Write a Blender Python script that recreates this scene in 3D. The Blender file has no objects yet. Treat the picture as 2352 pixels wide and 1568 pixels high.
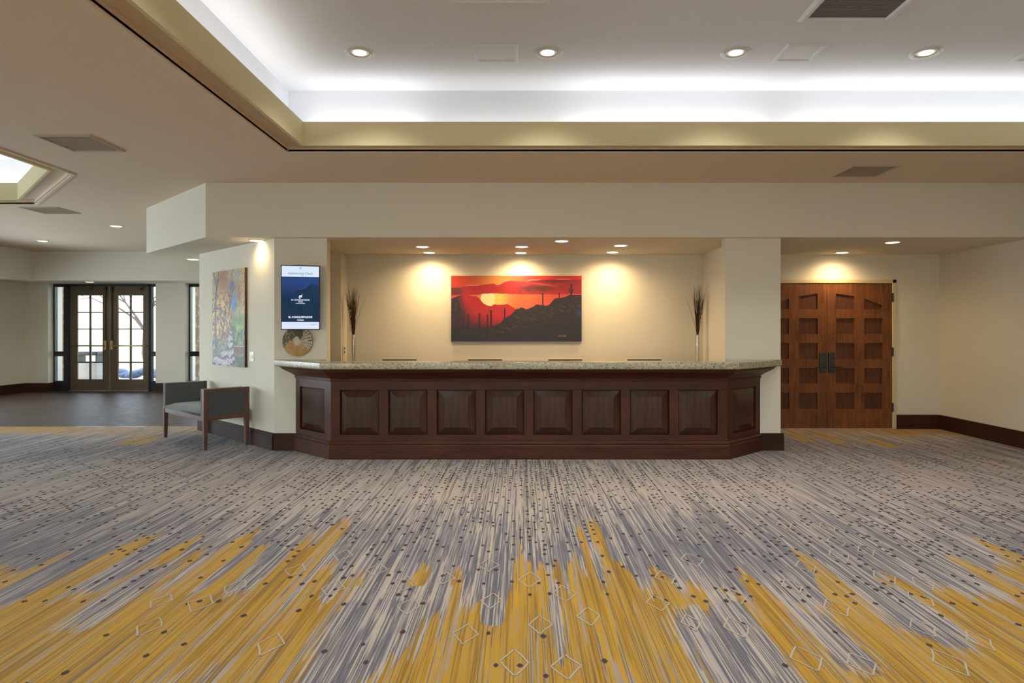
import bpy, math, random
import numpy as np
from mathutils import Vector, Matrix

C = bpy.context.scene.collection
rnd = random.Random(7)
PI = math.pi
# ------------------------------------------------------------------ survey of the room
F = 1450.0; VX = 1197.0; VY = 758.0; CH = 1.448         # focal length (px), principal point, camera height
def at(px, py, Y): return Vector(((px-VX)*Y/F, Y, CH-(py-VY)*Y/F))
def X_(px, Y): return (px-VX)*Y/F
ZL = 2.557      # underside of the low soffit
ZH = 3.205      # underside of the high soffit
ZU = 3.835      # ceiling inside the trays
YB = 7.53       # face of the dropped beam
YC = 7.62       # face of the columns
YW = 9.29       # back wall
XR = 6.16       # right wall
XL = -11.68     # left wall
YF = 14.85      # foyer end wall
YD = 15.07      # foyer door plane
YN = -4.5       # wall behind the viewer

# ------------------------------------------------------------------ mesh helpers
class MB:
    def __init__(s): s.v=[]; s.f=[]; s.m=[]; s.mi=0
    def add(s, vs, fs):
        b=len(s.v); s.v += [tuple(v) for v in vs]
        for f in fs: s.f.append([b+i for i in f]); s.m.append(s.mi)
        return s
    def box(s, x0,x1,y0,y1,z0,z1):
        vs=[(x,y,z) for z in (z0,z1) for y in (y0,y1) for x in (x0,x1)]
        return s.add(vs,[(0,2,3,1),(4,5,7,6),(0,1,5,4),(2,6,7,3),(0,4,6,2),(1,3,7,5)])
    def prism(s, poly, z0, z1):
        n=len(poly); vs=[(p[0],p[1],z0) for p in poly]+[(p[0],p[1],z1) for p in poly]
        fs=[tuple(range(n-1,-1,-1)), tuple(range(n,2*n))]+[(i,(i+1)%n,n+(i+1)%n,n+i) for i in range(n)]
        return s.add(vs,fs)
    def frustum(s, cx,cy,z0,z1,a0,b0,a1,b1,dx=0,dy=0):
        vs=[(cx-a0,cy-b0,z0),(cx+a0,cy-b0,z0),(cx+a0,cy+b0,z0),(cx-a0,cy+b0,z0),
            (cx+dx-a1,cy+dy-b1,z1),(cx+dx+a1,cy+dy-b1,z1),(cx+dx+a1,cy+dy+b1,z1),(cx+dx-a1,cy+dy+b1,z1)]
        return s.add(vs,[(3,2,1,0),(4,5,6,7),(0,1,5,4),(1,2,6,5),(2,3,7,6),(3,0,4,7)])
    def tube(s, pts, rs, n=8, cap=True):
        pts=[Vector(p) for p in pts]
        if not hasattr(rs,'__len__'): rs=[rs]*len(pts)
        b=len(s.v); rings=[]
        for i,p in enumerate(pts):
            d=(pts[min(i+1,len(pts)-1)]-pts[max(i-1,0)]).normalized()
            a=Vector((0,0,1)) if abs(d.z)<.9 else Vector((1,0,0))
            u=d.cross(a).normalized(); w=u.cross(d)
            rings.append([p+(u*math.cos(2*PI*k/n)+w*math.sin(2*PI*k/n))*rs[i] for k in range(n)])
        vs=[q for r in rings for q in r]; fs=[]
        for i in range(len(pts)-1):
            for k in range(n): fs.append((i*n+k,i*n+(k+1)%n,(i+1)*n+(k+1)%n,(i+1)*n+k))
        if cap: fs.append(tuple(range(n-1,-1,-1))); fs.append(tuple(range((len(pts)-1)*n,len(pts)*n)))
        return s.add(vs,fs)
    def lathe(s, prof, cx=0, cy=0, cz=0, n=32, closed=False):
        m=len(prof); vs=[]
        for r,z in prof:
            for k in range(n): vs.append((cx+r*math.cos(2*PI*k/n),cy+r*math.sin(2*PI*k/n),cz+z))
        fs=[]
        rng = range(m) if closed else range(m-1)
        for i in rng:
            j=(i+1)%m
            for k in range(n): fs.append((i*n+k,i*n+(k+1)%n,j*n+(k+1)%n,j*n+k))
        if not closed:
            if prof[0][0]>1e-6: fs.append(tuple(range(n-1,-1,-1)))
            if prof[-1][0]>1e-6: fs.append(tuple(range((m-1)*n,m*n)))
        return s.add(vs,fs)
    def blob(s, c, r, n=8, m=6):
        vs=[];fs=[]
        for i in range(m+1):
            t=PI*i/m
            for k in range(n): vs.append((c[0]+r[0]*math.sin(t)*math.cos(2*PI*k/n),c[1]+r[1]*math.sin(t)*math.sin(2*PI*k/n),c[2]+r[2]*math.cos(t)))
        for i in range(m):
            for k in range(n): fs.append((i*n+k,(i+1)*n+k,(i+1)*n+(k+1)%n,i*n+(k+1)%n))
        return s.add(vs,fs)
    def build(s, name, mats, parent=None, smooth=False, bevel=0, seg=2):
        me=bpy.data.meshes.new(name); me.from_pydata(s.v,[],s.f); me.validate()
        if not isinstance(mats,(list,tuple)): mats=[mats]
        for m in mats: me.materials.append(m)
        if len(s.m)==len(me.polygons): me.polygons.foreach_set('material_index',s.m)
        if smooth: me.polygons.foreach_set('use_smooth',[True]*len(me.polygons))
        me.update()
        import bmesh
        bm=bmesh.new(); bm.from_mesh(me); bmesh.ops.recalc_face_normals(bm,faces=bm.faces); bm.to_mesh(me); bm.free()
        o=bpy.data.objects.new(name,me); C.objects.link(o)
        if parent: o.parent=parent
        if bevel:
            b=o.modifiers.new('bevel','BEVEL'); b.width=bevel; b.segments=seg; b.limit_method='ANGLE'; b.angle_limit=math.radians(35)
            o.modifiers.new('wn','WEIGHTED_NORMAL').keep_sharp=True
            me.polygons.foreach_set('use_smooth',[True]*len(me.polygons))
        return o

def thing(name, label, cat, loc=(0,0,0), rz=0, group=None):
    o=bpy.data.objects.new(name,None); C.objects.link(o); o.location=loc; o.rotation_euler=(0,0,rz); o.empty_display_size=.1
    return tag(o,label,cat,group)
def tag(o, label, cat, group=None, kind=None):
    if label: o['label']=label
    if cat: o['category']=cat
    if group: o['group']=group
    if kind: o['kind']=kind
    return o
def struct(o, label=None):
    o['kind']='structure'
    if label: o['label']=label
    return o
def dup(root, loc, rz=None, label=None):
    def cp(o,par):
        c=o.copy(); C.objects.link(c); c.parent=par
        for ch in list(o.children): cp(ch,c)
        return c
    r=cp(root,None); r.location=loc
    if rz is not None: r.rotation_euler=(0,0,rz)
    if label: r['label']=label
    return r

# ------------------------------------------------------------------ materials
def lin(c): 
    c=[v/255. for v in c]
    return tuple([v/12.92 if v<=.04045 else ((v+.055)/1.055)**2.4 for v in c])+(1,)
class NT:
    def __init__(s,name):
        s.mat=bpy.data.materials.new(name); s.mat.use_nodes=True; s.t=s.mat.node_tree; s.t.nodes.clear()
        s.out=s.n('ShaderNodeOutputMaterial'); 
    def n(s,ty,**kw):
        nd=s.t.nodes.new(ty)
        for k,v in kw.items(): setattr(nd,k,v)
        return nd
    def l(s,a,b): s.t.links.new(a,b)
    def set(s,nd,i,v):
        if hasattr(v,'is_output'): s.l(v,nd.inputs[i])
        else: nd.inputs[i].default_value=v
    def math(s,op,a,b=None,c=None,clamp=False):
        nd=s.n('ShaderNodeMath',operation=op); nd.use_clamp=clamp
        s.set(nd,0,a)
        if b is not None: s.set(nd,1,b)
        if c is not None: s.set(nd,2,c)
        return nd.outputs[0]
    def mix(s,f,a,b,mode='MIX'):
        nd=s.n('ShaderNodeMix',data_type='RGBA',blend_type=mode); s.set(nd,0,f); s.set(nd,6,a); s.set(nd,7,b); return nd.outputs[2]
    def ramp(s,f,a,b,interp='LINEAR',c0=(0,0,0,1),c1=(1,1,1,1)):
        nd=s.n('ShaderNodeValToRGB'); nd.color_ramp.interpolation=interp
        nd.color_ramp.elements[0].position=a; nd.color_ramp.elements[1].position=b
        nd.color_ramp.elements[0].color=c0; nd.color_ramp.elements[1].color=c1
        s.l(f,nd.inputs[0]); return nd.outputs[0]
    def coord(s,scale=(1,1,1),kind='Object',rot=(0,0,0)):
        tc=s.n('ShaderNodeTexCoord'); mp=s.n('ShaderNodeMapping'); mp.inputs['Scale'].default_value=scale; mp.inputs['Rotation'].default_value=rot
        s.l(tc.outputs[kind],mp.inputs['Vector']); return mp.outputs[0]
    def noise(s,vec,scale,detail=2,rough=.5,dist=0):
        nd=s.n('ShaderNodeTexNoise'); s.l(vec,nd.inputs['Vector']); nd.inputs['Scale'].default_value=scale
        nd.inputs['Detail'].default_value=detail; nd.inputs['Roughness'].default_value=rough; nd.inputs['Distortion'].default_value=dist
        return nd.outputs['Fac']
    def bsdf(s,col,rough=.5,metal=0,spec=.5,bump=None,bs=.1,bd=.01,coat=0,sheen=0,trans=0):
        b=s.n('ShaderNodeBsdfPrincipled'); s.set(b,'Base Color',col); s.set(b,'Roughness',rough); s.set(b,'Metallic',metal)
        b.inputs['Specular IOR Level'].default_value=spec; b.inputs['Coat Weight'].default_value=coat; b.inputs['Coat Roughness'].default_value=.12
        b.inputs['Sheen Weight'].default_value=sheen; b.inputs['Transmission Weight'].default_value=trans
        if bump is not None:
            bp=s.n('ShaderNodeBump'); bp.inputs['Strength'].default_value=bs; bp.inputs['Distance'].default_value=bd
            s.l(bump,bp.inputs['Height']); s.l(bp.outputs[0],b.inputs['Normal'])
        s.l(b.outputs[0],s.out.inputs[0]); return b
def plain(name,rgb,rough=.5,metal=0,spec=.5,coat=0,var=.08,scale=30,bs=0):
    t=NT(name); v=t.coord(); n=t.noise(v,scale,3)
    a=lin(rgb); d=tuple(x*(1-var) for x in a[:3])+(1,); e=tuple(min(1,x*(1+var)) for x in a[:3])+(1,)
    t.bsdf(t.mix(n,d,e),rough,metal,spec,bump=n if bs else None,bs=bs,bd=.004,coat=coat); return t.mat
def paint(name,rgb,tex=1.0,rough=.8):
    t=NT(name); v=t.coord(); n1=t.noise(v,140,3,.6); v2=t.coord((9,9,60)); n2=t.noise(v2,3,2,.5)
    n3=t.noise(v,1.3,2)
    a=lin(rgb); d=tuple(x*.95 for x in a[:3])+(1,); e=tuple(min(1,x*1.04) for x in a[:3])+(1,)
    f=t.math('ADD',t.math('MULTIPLY',n2,.5),t.math('MULTIPLY',n3,.5))
    h=t.math('ADD',n1,t.math('MULTIPLY',n2,.6))
    t.bsdf(t.mix(f,d,e),rough,0,.3,bump=h,bs=.25*tex,bd=.004); return t.mat
def wood(name,dark,light,rough=.3,axis='z',scale=1.0,coat=.3,spec=.5):
    t=NT(name)
    sc={'z':(14,14,1.2),'x':(1.2,14,14),'y':(14,1.2,14)}[axis]
    v=t.coord(tuple(q*scale for q in sc)); n=t.noise(v,2.2,5,.65,.6); v2=t.coord((1.5,1.5,1.5)); m=t.noise(v2,1.6,2)
    f=t.math('ADD',t.math('MULTIPLY',n,.75),t.math('MULTIPLY',m,.35)); f=t.ramp(f,.32,.78)
    fine=t.noise(v,14,2,.5)
    col=t.mix(f,lin(dark),lin(light)); col=t.mix(t.math('MULTIPLY',fine,.25),col,lin(dark))
    t.bsdf(col,rough,0,spec,coat=coat); return t.mat
def emis(name,rgb,st):
    t=NT(name); e=t.n('ShaderNodeEmission'); e.inputs[0].default_value=lin(rgb); e.inputs[1].default_value=st; t.l(e.outputs[0],t.out.inputs[0]); return t.mat
def glass_mat():
    t=NT('door_glass'); tr=t.n('ShaderNodeBsdfTransparent'); tr.inputs[0].default_value=(.93,.96,.95,1)
    g=t.n('ShaderNodeBsdfGlossy'); g.inputs['Roughness'].default_value=.02
    fr=t.n('ShaderNodeFresnel'); fr.inputs[0].default_value=1.45; mx=t.n('ShaderNodeMixShader')
    t.l(fr.outputs[0],mx.inputs[0]); t.l(tr.outputs[0],mx.inputs[1]); t.l(g.outputs[0],mx.inputs[2]); t.l(mx.outputs[0],t.out.inputs[0]); return t.mat
def granite_mat():
    t=NT('granite'); v=t.coord()
    n1=t.noise(v,55,4,.7,.4); n2=t.noise(v,26,3,.6); n3=t.noise(v,120,2,.6)
    vo=t.n('ShaderNodeTexVoronoi'); vo.inputs['Scale'].default_value=70; t.l(v,vo.inputs['Vector'])
    col=t.mix(t.ramp(n2,.38,.62),lin((158,146,118)),lin((178,169,148)))
    col=t.mix(t.ramp(n1,.52,.62),col,lin((104,90,66)))
    col=t.mix(t.ramp(n1,.30,.40,c0=(1,1,1,1),c1=(0,0,0,1)),col,lin((56,48,40)))
    col=t.mix(t.math('MULTIPLY',t.ramp(vo.outputs['Distance'],.08,.2,c0=(1,1,1,1),c1=(0,0,0,1)),.5),col,lin((120,118,112)))
    col=t.mix(t.ramp(n3,.62,.70),col,lin((52,44,38)))
    t.bsdf(col,.18,0,.5); return t.mat
def carpet_mat():
    t=NT('carpet')
    geo=t.n('ShaderNodeNewGeometry'); sep=t.n('ShaderNodeSeparateXYZ'); t.l(geo.outputs['Position'],sep.inputs[0])
    att=t.n('ShaderNodeAttribute'); att.attribute_name='zone'; sa=t.n('ShaderNodeSeparateColor'); t.l(att.outputs['Color'],sa.inputs[0])
    yel,dark,warm=sa.outputs[0],sa.outputs[1],sa.outputs[2]
    def vec(sx,sy,off=0):
        c=t.n('ShaderNodeCombineXYZ'); t.l(t.math('MULTIPLY_ADD',sep.outputs[0],sx,off),c.inputs[0]); t.l(t.math('MULTIPLY',sep.outputs[1],sy),c.inputs[1]); return c.outputs[0]
    def vecq(q,sy,off,k=5.37):
        c=t.n('ShaderNodeCombineXYZ'); cell=t.math('FLOOR',t.math('MULTIPLY',sep.outputs[0],1/q)); t.l(t.math('MULTIPLY_ADD',cell,k,off),c.inputs[0]); t.l(t.math('MULTIPLY',sep.outputs[1],sy),c.inputs[1]); t.l(t.math('MULTIPLY',cell,1.91),c.inputs[2]); return c.outputs[0]
    s1=t.math('ADD',t.math('MULTIPLY',t.noise(vecq(.013,.75,3),1,2,.5),.75),t.math('MULTIPLY',t.noise(vec(30,.8),1,2,.6),.25))
    s2=t.noise(vecq(.0075,1.2,31),1,2,.5)
    s3=t.noise(vec(17,.65,77),1,2,.55)
    s4=t.noise(vecq(.005,.9,153),1,1,.5)
    pile=t.noise(vec(420,420),1,2,.7)
    # ground: pale taupe with slate streaks
    pale=t.mix(t.ramp(s2,.35,.65),lin((186,172,168)),lin((206,194,186)))
    pale=t.mix(t.math('MULTIPLY',warm,t.ramp(s3,.4,.6)),pale,lin((214,200,172)))
    C_=lambda n,k: t.math('MULTIPLY',t.math('SUBTRACT',n,.5),k)
    A_=lambda *v: v[0] if len(v)==1 else t.math('ADD',v[0],A_(*v[1:]))
    dk=A_(C_(s1,1.4),C_(s2,1.5),C_(s3,.7),C_(dark,1.0))
    slate=t.mix(t.ramp(s4,.4,.6),lin((100,104,118)),lin((134,130,136)))
    slate=t.mix(t.math('MULTIPLY',t.ramp(s2,.54,.62),.5),slate,lin((170,160,156)))
    g=t.mix(t.ramp(t.math('ADD',dk,.5),.47,.55),pale,slate)
    g=t.mix(t.math('MULTIPLY',t.ramp(s4,.575,.61),.8),g,lin((92,92,104)))
    g=t.mix(t.math('MULTIPLY',t.ramp(s1,.63,.68),.75),g,lin((66,72,90)))
    g=t.mix(t.math('MULTIPLY',t.ramp(s4,.38,.43,c0=(1,1,1,1),c1=(0,0,0,1)),.6),g,lin((196,184,174)))
    # yellow fields
    gold=t.mix(t.ramp(s3,.38,.62),lin((214,166,40)),lin((166,122,16)))
    gold=t.mix(t.math('MULTIPLY',t.ramp(s2,.52,.62),.6),gold,lin((202,158,62)))
    gold=t.mix(t.math('MULTIPLY',t.ramp(s4,.55,.60),.75),gold,lin((196,160,88)))
    gold=t.mix(t.math('MULTIPLY',t.ramp(s4,.36,.42,c0=(1,1,1,1),c1=(0,0,0,1)),.7),gold,lin((116,104,92)))
    g=t.mix(t.math('MULTIPLY',t.ramp(yel,.48,.62),.45),g,lin((162,134,80)))
    yf=A_(C_(s1,1.2),C_(s3,.8),C_(s2,.7),yel)
    col=t.mix(t.ramp(yf,.49,.53),g,gold)
    col=t.mix(t.math('MULTIPLY',t.ramp(pile,.3,.75),.22),col,lin((70,64,60)))
    col=t.mix(1.0,col,(.80,.80,.80,1),'MULTIPLY')
    t.bsdf(col,.95,0,.1,bump=pile,bs=.5,bd=.004,sheen=.1); return t.mat
def attr_mat(name,rough=.5,st=0):
    t=NT(name); a=t.n('ShaderNodeAttribute'); a.attribute_name='paint'; v=t.coord(); n=t.noise(v,90,3)
    if st:
        e=t.n('ShaderNodeEmission'); e.inputs[1].default_value=st; t.l(a.outputs['Color'],e.inputs[0]); t.l(e.outputs[0],t.out.inputs[0])
    else: t.bsdf(a.outputs['Color'],rough,0,.4,bump=n,bs=.15,bd=.002)
    return t.mat
def tilefloor_mat():
    t=NT('foyer_floor_planks'); v=t.coord((.35,5.5,1)); n=t.noise(v,3,4,.6,.5); v2=t.coord((1,1,1)); n2=t.noise(v2,5,3,.6)
    br=t.n('ShaderNodeTexBrick'); t.l(v2,br.inputs['Vector']); br.inputs['Scale'].default_value=1.0; br.inputs['Brick Width'].default_value=1.2; br.inputs['Row Height'].default_value=.18; br.inputs['Mortar Size'].default_value=.003
    br.inputs['Color1'].default_value=lin((74,50,32)); br.inputs['Color2'].default_value=lin((58,39,26)); br.inputs['Mortar'].default_value=lin((44,34,28))
    col=t.mix(t.math('MULTIPLY',n,.5),br.outputs[0],lin((52,40,30)))
    t.bsdf(col,t.math('MULTIPLY_ADD',n2,.25,.34),0,.4,bump=t.math('ADD',n,t.math('MULTIPLY',n2,.6)),bs=.25,bd=.004); return t.mat
def fabric_mat(name,rgb,pattern=False):
    t=NT(name); v=t.coord(); n=t.noise(v,400,2,.6); col=t.mix(n,lin(tuple(x*.85 for x in rgb)),lin(rgb))
    if pattern:
        w=t.n('ShaderNodeTexWave'); w.bands_direction='Y'; w.inputs['Scale'].default_value=12; w.inputs['Distortion'].default_value=.6; t.l(v,w.inputs['Vector'])
        vo=t.n('ShaderNodeTexVoronoi'); vo.inputs['Scale'].default_value=70; vo.inputs['Randomness'].default_value=0; t.l(v,vo.inputs['Vector'])
        m=t.math('MULTIPLY',t.ramp(w.outputs['Fac'],.6,.8),t.ramp(vo.outputs['Distance'],.2,.35,c0=(1,1,1,1),c1=(0,0,0,1)))
        col=t.mix(t.math('MULTIPLY',m,.75),col,lin((176,172,164)))
    t.bsdf(col,.9,0,.2,bump=n,bs=.3,bd=.002,sheen=.3); return t.mat
def stone_mat():
    t=NT('stone_cladding'); v=t.coord(); vo=t.n('ShaderNodeTexVoronoi'); vo.inputs['Scale'].default_value=9; t.l(v,vo.inputs['Vector'])
    n=t.noise(v,20,4,.7); col=t.mix(n,lin((120,96,74)),lin((190,170,145))); col=t.mix(t.ramp(vo.outputs['Distance'],0,.5),col,lin((110,90,72)))
    t.bsdf(col,.9,0,.2,bump=n,bs=.5,bd=.02); return t.mat
def leaf_mat():
    t=NT('pale_leaves'); v=t.coord(); n=t.noise(v,6,2); t.bsdf(t.mix(n,lin((110,120,80)),lin((160,165,120))),.8,0,.2); return t.mat

M={}
M['wall']=paint('wall_paint',(221,213,197))
M['soffit']=paint('soffit_paint',(224,203,178),1.3)
M['fascia']=paint('fascia_paint',(218,204,160),1.2)
M['white']=paint('tray_white_paint',(234,239,248),.6)
M['column']=M['wall']
M['casing']=plain('casing_paint',(206,190,150),.5)
M['base']=wood('baseboard_wood',(42,22,13),(76,46,30),.55,'x',coat=.0,spec=.2)
M['mahog']=wood('mahogany',(43,20,11),(94,47,25),.42,'z',coat=.04,spec=.25)
M['mahogx']=wood('mahogany_rail',(43,20,11),(94,47,25),.42,'x',coat=.04,spec=.25)
M['panel']=wood('mahogany_panel',(38,20,12),(76,42,25),.24,'z',coat=.22,spec=.4)
M['doorwood']=wood('door_wood',(70,40,23),(152,94,54),.5,'z',coat=.0,spec=.25)
M['doorpanel']=wood('door_panel_wood',(62,34,22),(112,68,44),.5,'z',scale=1.6,coat=.0,spec=.25)
M['granite']=granite_mat()
M['carpet']=carpet_mat()
M['dot']=plain('carpet_dot_yarn',(74,64,66),.95,spec=.1)
M['pale']=plain('carpet_pale_yarn',(172,160,146),.95,spec=.1)
M['planks']=tilefloor_mat()
M['bronze']=plain('bronze_metal',(98,82,62),.42,.35,var=.12)
M['darkmetal']=plain('dark_bronze_metal',(50,52,56),.35,.5)
M['brass']=plain('brass',(196,172,128),.35,.6)
M['lock']=plain('blackened_lock_metal',(62,70,70),.35,.5)
M['black']=plain('black_plastic',(24,24,26),.4)
M['monitor']=plain('monitor_brown_plastic',(92,70,42),.5)
M['plate']=plain('white_plate',(226,222,214),.4)
M['alu']=plain('aluminium',(196,200,204),.28,.9)
M['steel']=plain('brushed_steel',(172,172,172),.25,.9)
M['vent']=plain('vent_paint',(232,237,246),.6)
M['ventdark']=plain('vent_core_grey',(132,132,134),.7)
M['ventbrown']=plain('vent_paint_brown',(190,174,152),.7)
M['ventbrownd']=plain('vent_core_brown',(172,156,136),.75)
M['glass']=glass_mat()
M['settee']=wood('settee_wood',(76,50,38),(118,84,66),.4,'z',coat=.1)
M['fab']=fabric_mat('grey_fabric',(98,101,101))
M['fabp']=fabric_mat('patterned_grey_fabric',(84,88,91),True)
M['lens']=emis('downlight_lens',(255,232,190),4.0)
M['lensw']=emis('downlight_lens_neutral',(255,246,228),3.0)
M['reflector']=plain('downlight_reflector',(245,243,236),.25,.0)
M['ring']=plain('downlight_ring',(222,222,222),.35)
M['silver']=plain('hammered_silver',(200,198,192),.2,.95,var=.25,scale=120,bs=.6)
M['twig']=plain('dark_twigs',(66,44,34),.8)
M['bead']=plain('cream_buds',(214,202,180),.6)
M['sunset']=attr_mat('oil_paint_sunset',.45)
M['autumn']=attr_mat('oil_paint_autumn',.5)
M['canvas']=plain('canvas_edge',(70,48,36),.8)
M['screen']=attr_mat('screen_glow',st=.43)
M['scrwhite']=emis('screen_white_lettering',(235,242,255),.43)
M['scrgrey']=emis('screen_grey_lettering',(120,132,140),.43)
M['disc']=attr_mat('disc_mosaic',.55)
M['stone']=stone_mat()
M['patio']=plain('patio_concrete',(225,222,212),.9)
M['grassy']=plain('dry_grass',(200,205,150),.95)
M['leaf']=leaf_mat()
M['bark']=plain('bark',(110,98,86),.9)
M['blue']=plain('blue_tarpaulin',(92,106,134),.6)
M['cart']=plain('cart_panel',(150,142,134),.6)
M['shelf']=wood('credenza_wood',(60,38,26),(96,62,42),.4,'x')

# ------------------------------------------------------------------ numpy noise for painted colour fields
_rs=np.random.RandomState(3); _T=_rs.rand(256,256)
def vn(x,y,s=0):
    x=np.asarray(x,float)+s*17.3; y=np.asarray(y,float)+s*9.1
    xi=np.floor(x).astype(int); yi=np.floor(y).astype(int); fx=x-xi; fy=y-yi
    fx=fx*fx*(3-2*fx); fy=fy*fy*(3-2*fy)
    g=lambda a,b:_T[a%256,b%256]
    return (g(xi,yi)*(1-fx)+g(xi+1,yi)*fx)*(1-fy)+(g(xi,yi+1)*(1-fx)+g(xi+1,yi+1)*fx)*fy
def lerp(a,b,t): t=np.clip(t,0,1)[...,None]; return a*(1-t)+b*t
def K(*c): return np.array(c,float)/255.
def srgb2lin(a): return np.where(a<=.04045,a/12.92,((a+.055)/1.055)**2.4)
def painted_sheet(name, nu, nv, w, h, colfn, mat, parent, rim=None, thick=.035, zoff=0):
    """flat canvas in local x (0..w) z (0..h), front at y=0 facing -y, with wrapped edges of real thickness"""
    us=np.linspace(0,w,nu+1); vs=np.linspace(h,0,nv+1)
    V=[(u,0,v+zoff) for v in vs for u in us]
    Fc=[(j*(nu+1)+i,(j+1)*(nu+1)+i,(j+1)*(nu+1)+i+1,j*(nu+1)+i+1) for j in range(nv) for i in range(nu)]
    uc=(np.arange(nu)+.5)/nu; vc=(np.arange(nv)+.5)/nv; U,Vv=np.meshgrid(uc,vc)
    col=srgb2lin(np.clip(colfn(U,Vv),0,1)).reshape(-1,3)
    me=bpy.data.meshes.new(name); me.from_pydata(V,[],Fc)
    ca=me.color_attributes.new('paint','FLOAT_COLOR','CORNER')
    rgba=np.ones((len(Fc)*4,4),np.float32); rgba[:,:3]=np.repeat(col,4,axis=0); ca.data.foreach_set('color',rgba.ravel())
    me.materials.append(mat); me.update(); o=bpy.data.objects.new(name,me); C.objects.link(o); o.parent=parent
    return o

# ------------------------------------------------------------------ FLOOR
def zone(X,Y):
    """broad colour fields of the carpet, in metres"""
    X=np.asarray(X,float); Y=np.asarray(Y,float)
    tips=[(-3.14,3.85,.22),(-2.95,4.25,.05),(-2.61,4.50,.09),(-2.27,4.42,.07),(-2.10,4.2,.07),(-1.92,4.58,.09),(-1.72,4.3,.06),(-1.47,4.55,.05),(-1.33,4.88,.075),
          (-1.18,3.95,.06),(-.97,3.85,.06),(-.60,3.9,.05),(-.57,3.92,.04),(-.38,3.9,.045),(-.006,4.25,.035),(.04,4.05,.03),(.12,3.95,.05),(.22,3.98,.03),(.33,4.12,.05),(.43,4.72,.035),(.53,4.88,.05),(.60,3.9,.07),
          (.80,3.86,.06),(.95,3.6,.1),(1.14,3.52,.09),(1.32,3.78,.06),(1.80,4.25,.05),(1.72,3.7,.06),(2.0,3.5,.1),(2.13,3.72,.1),(2.35,3.6,.1),(2.75,4.1,.07),(3.15,4.42,.08),(3.0,3.95,.14),(3.4,4.2,.15),
          (-3.6,4.1,.1),(-4.1,3.9,.15),(-4.6,4.2,.12),(3.9,4.1,.12)]
    yb=3.38+.12*np.sin(X*2.3)+.22*(vn(X*6,0*X,1)-.5)
    for x0,yt,w in tips:
        d=np.abs(X-x0)/w; yb=np.where(d<1,np.maximum(yb,yt-(.35*d**2)*(1 if yt>4 else .6)),yb)
    yel=.5+(yb-Y)*1.0; yel=np.where(yel<.5,.5+(yel-.5)*2.2,yel); yel=np.minimum(yel,.66)
    # slate / pale islands inside the yellow
    isl=vn(X*3.2,Y*1.1,5); yel=yel-np.where(isl>.68,(isl-.68)*2.5,0)*(Y<3.6)
    for x0,x1,y0,y1,k in [(.72,1.12,2.2,3.35,.5),(-.92,-.72,2.4,3.2,.12),(-.22,-.08,3.05,3.6,.5),(-.34,-.1,3.4,3.8,.3),(1.35,1.6,2.6,3.3,.3),(-1.55,-1.2,2.2,2.8,.14),(-2.3,-2.05,3.0,4.0,.4),(1.9,2.05,3.0,3.7,.3),(.15,.22,2.6,3.7,.3)]:
        m=np.clip(1-np.abs((X-(x0+x1)/2)/((x1-x0)/2))**4,0,1)*np.clip(1-np.abs((Y-(y0+y1)/2)/((y1-y0)/2))**4,0,1); yel=yel-k*m
    # the far repeat of the yellow, along the walls
    far=8.55+.55*(vn(X*1.4,0*X,9)-.5)-.5*np.clip(vn(X*4,0*X,2)-.6,0,1)*2
    yf=.46+(Y-far-.15)*1.0; yf=np.minimum(yf,.60)-.35*np.clip(vn(X*.8,Y*0,12)-.45,0,1); yel=np.maximum(yel,yf)
    for x0,yt,w in [(-5.0,7.9,.25),(4.15,8.0,.12),(3.75,8.1,.1),(4.6,7.75,.12)]:
        d=np.abs(X-x0)/w; yel=np.where((d<1)&(Y>yt)&(Y<yt+.7),np.maximum(yel,.56),yel)
    # dark (slate) propensity: strong where the yellow breaks, weak in the pale field
    dk=.46+.17*np.exp(-((Y-4.05)/.6)**2)+.05*np.exp(-((Y-4.9)/.4)**2)+.14*np.exp(-((Y-7.6)/.6)**2)
    dk=dk-.24*np.exp(-((Y-6.0)/.9)**2)+.22*(vn(X*1.1,Y*.8,3)-.5)
    dk=dk+np.where((X<-2.6),.06,0)
    dk=np.where(Y<3.4,.54,dk)
    warm=np.clip(1-np.abs(X)/4,0,1)*.8
    return np.clip(yel,0,1),np.clip(dk,0,1),warm
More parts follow.
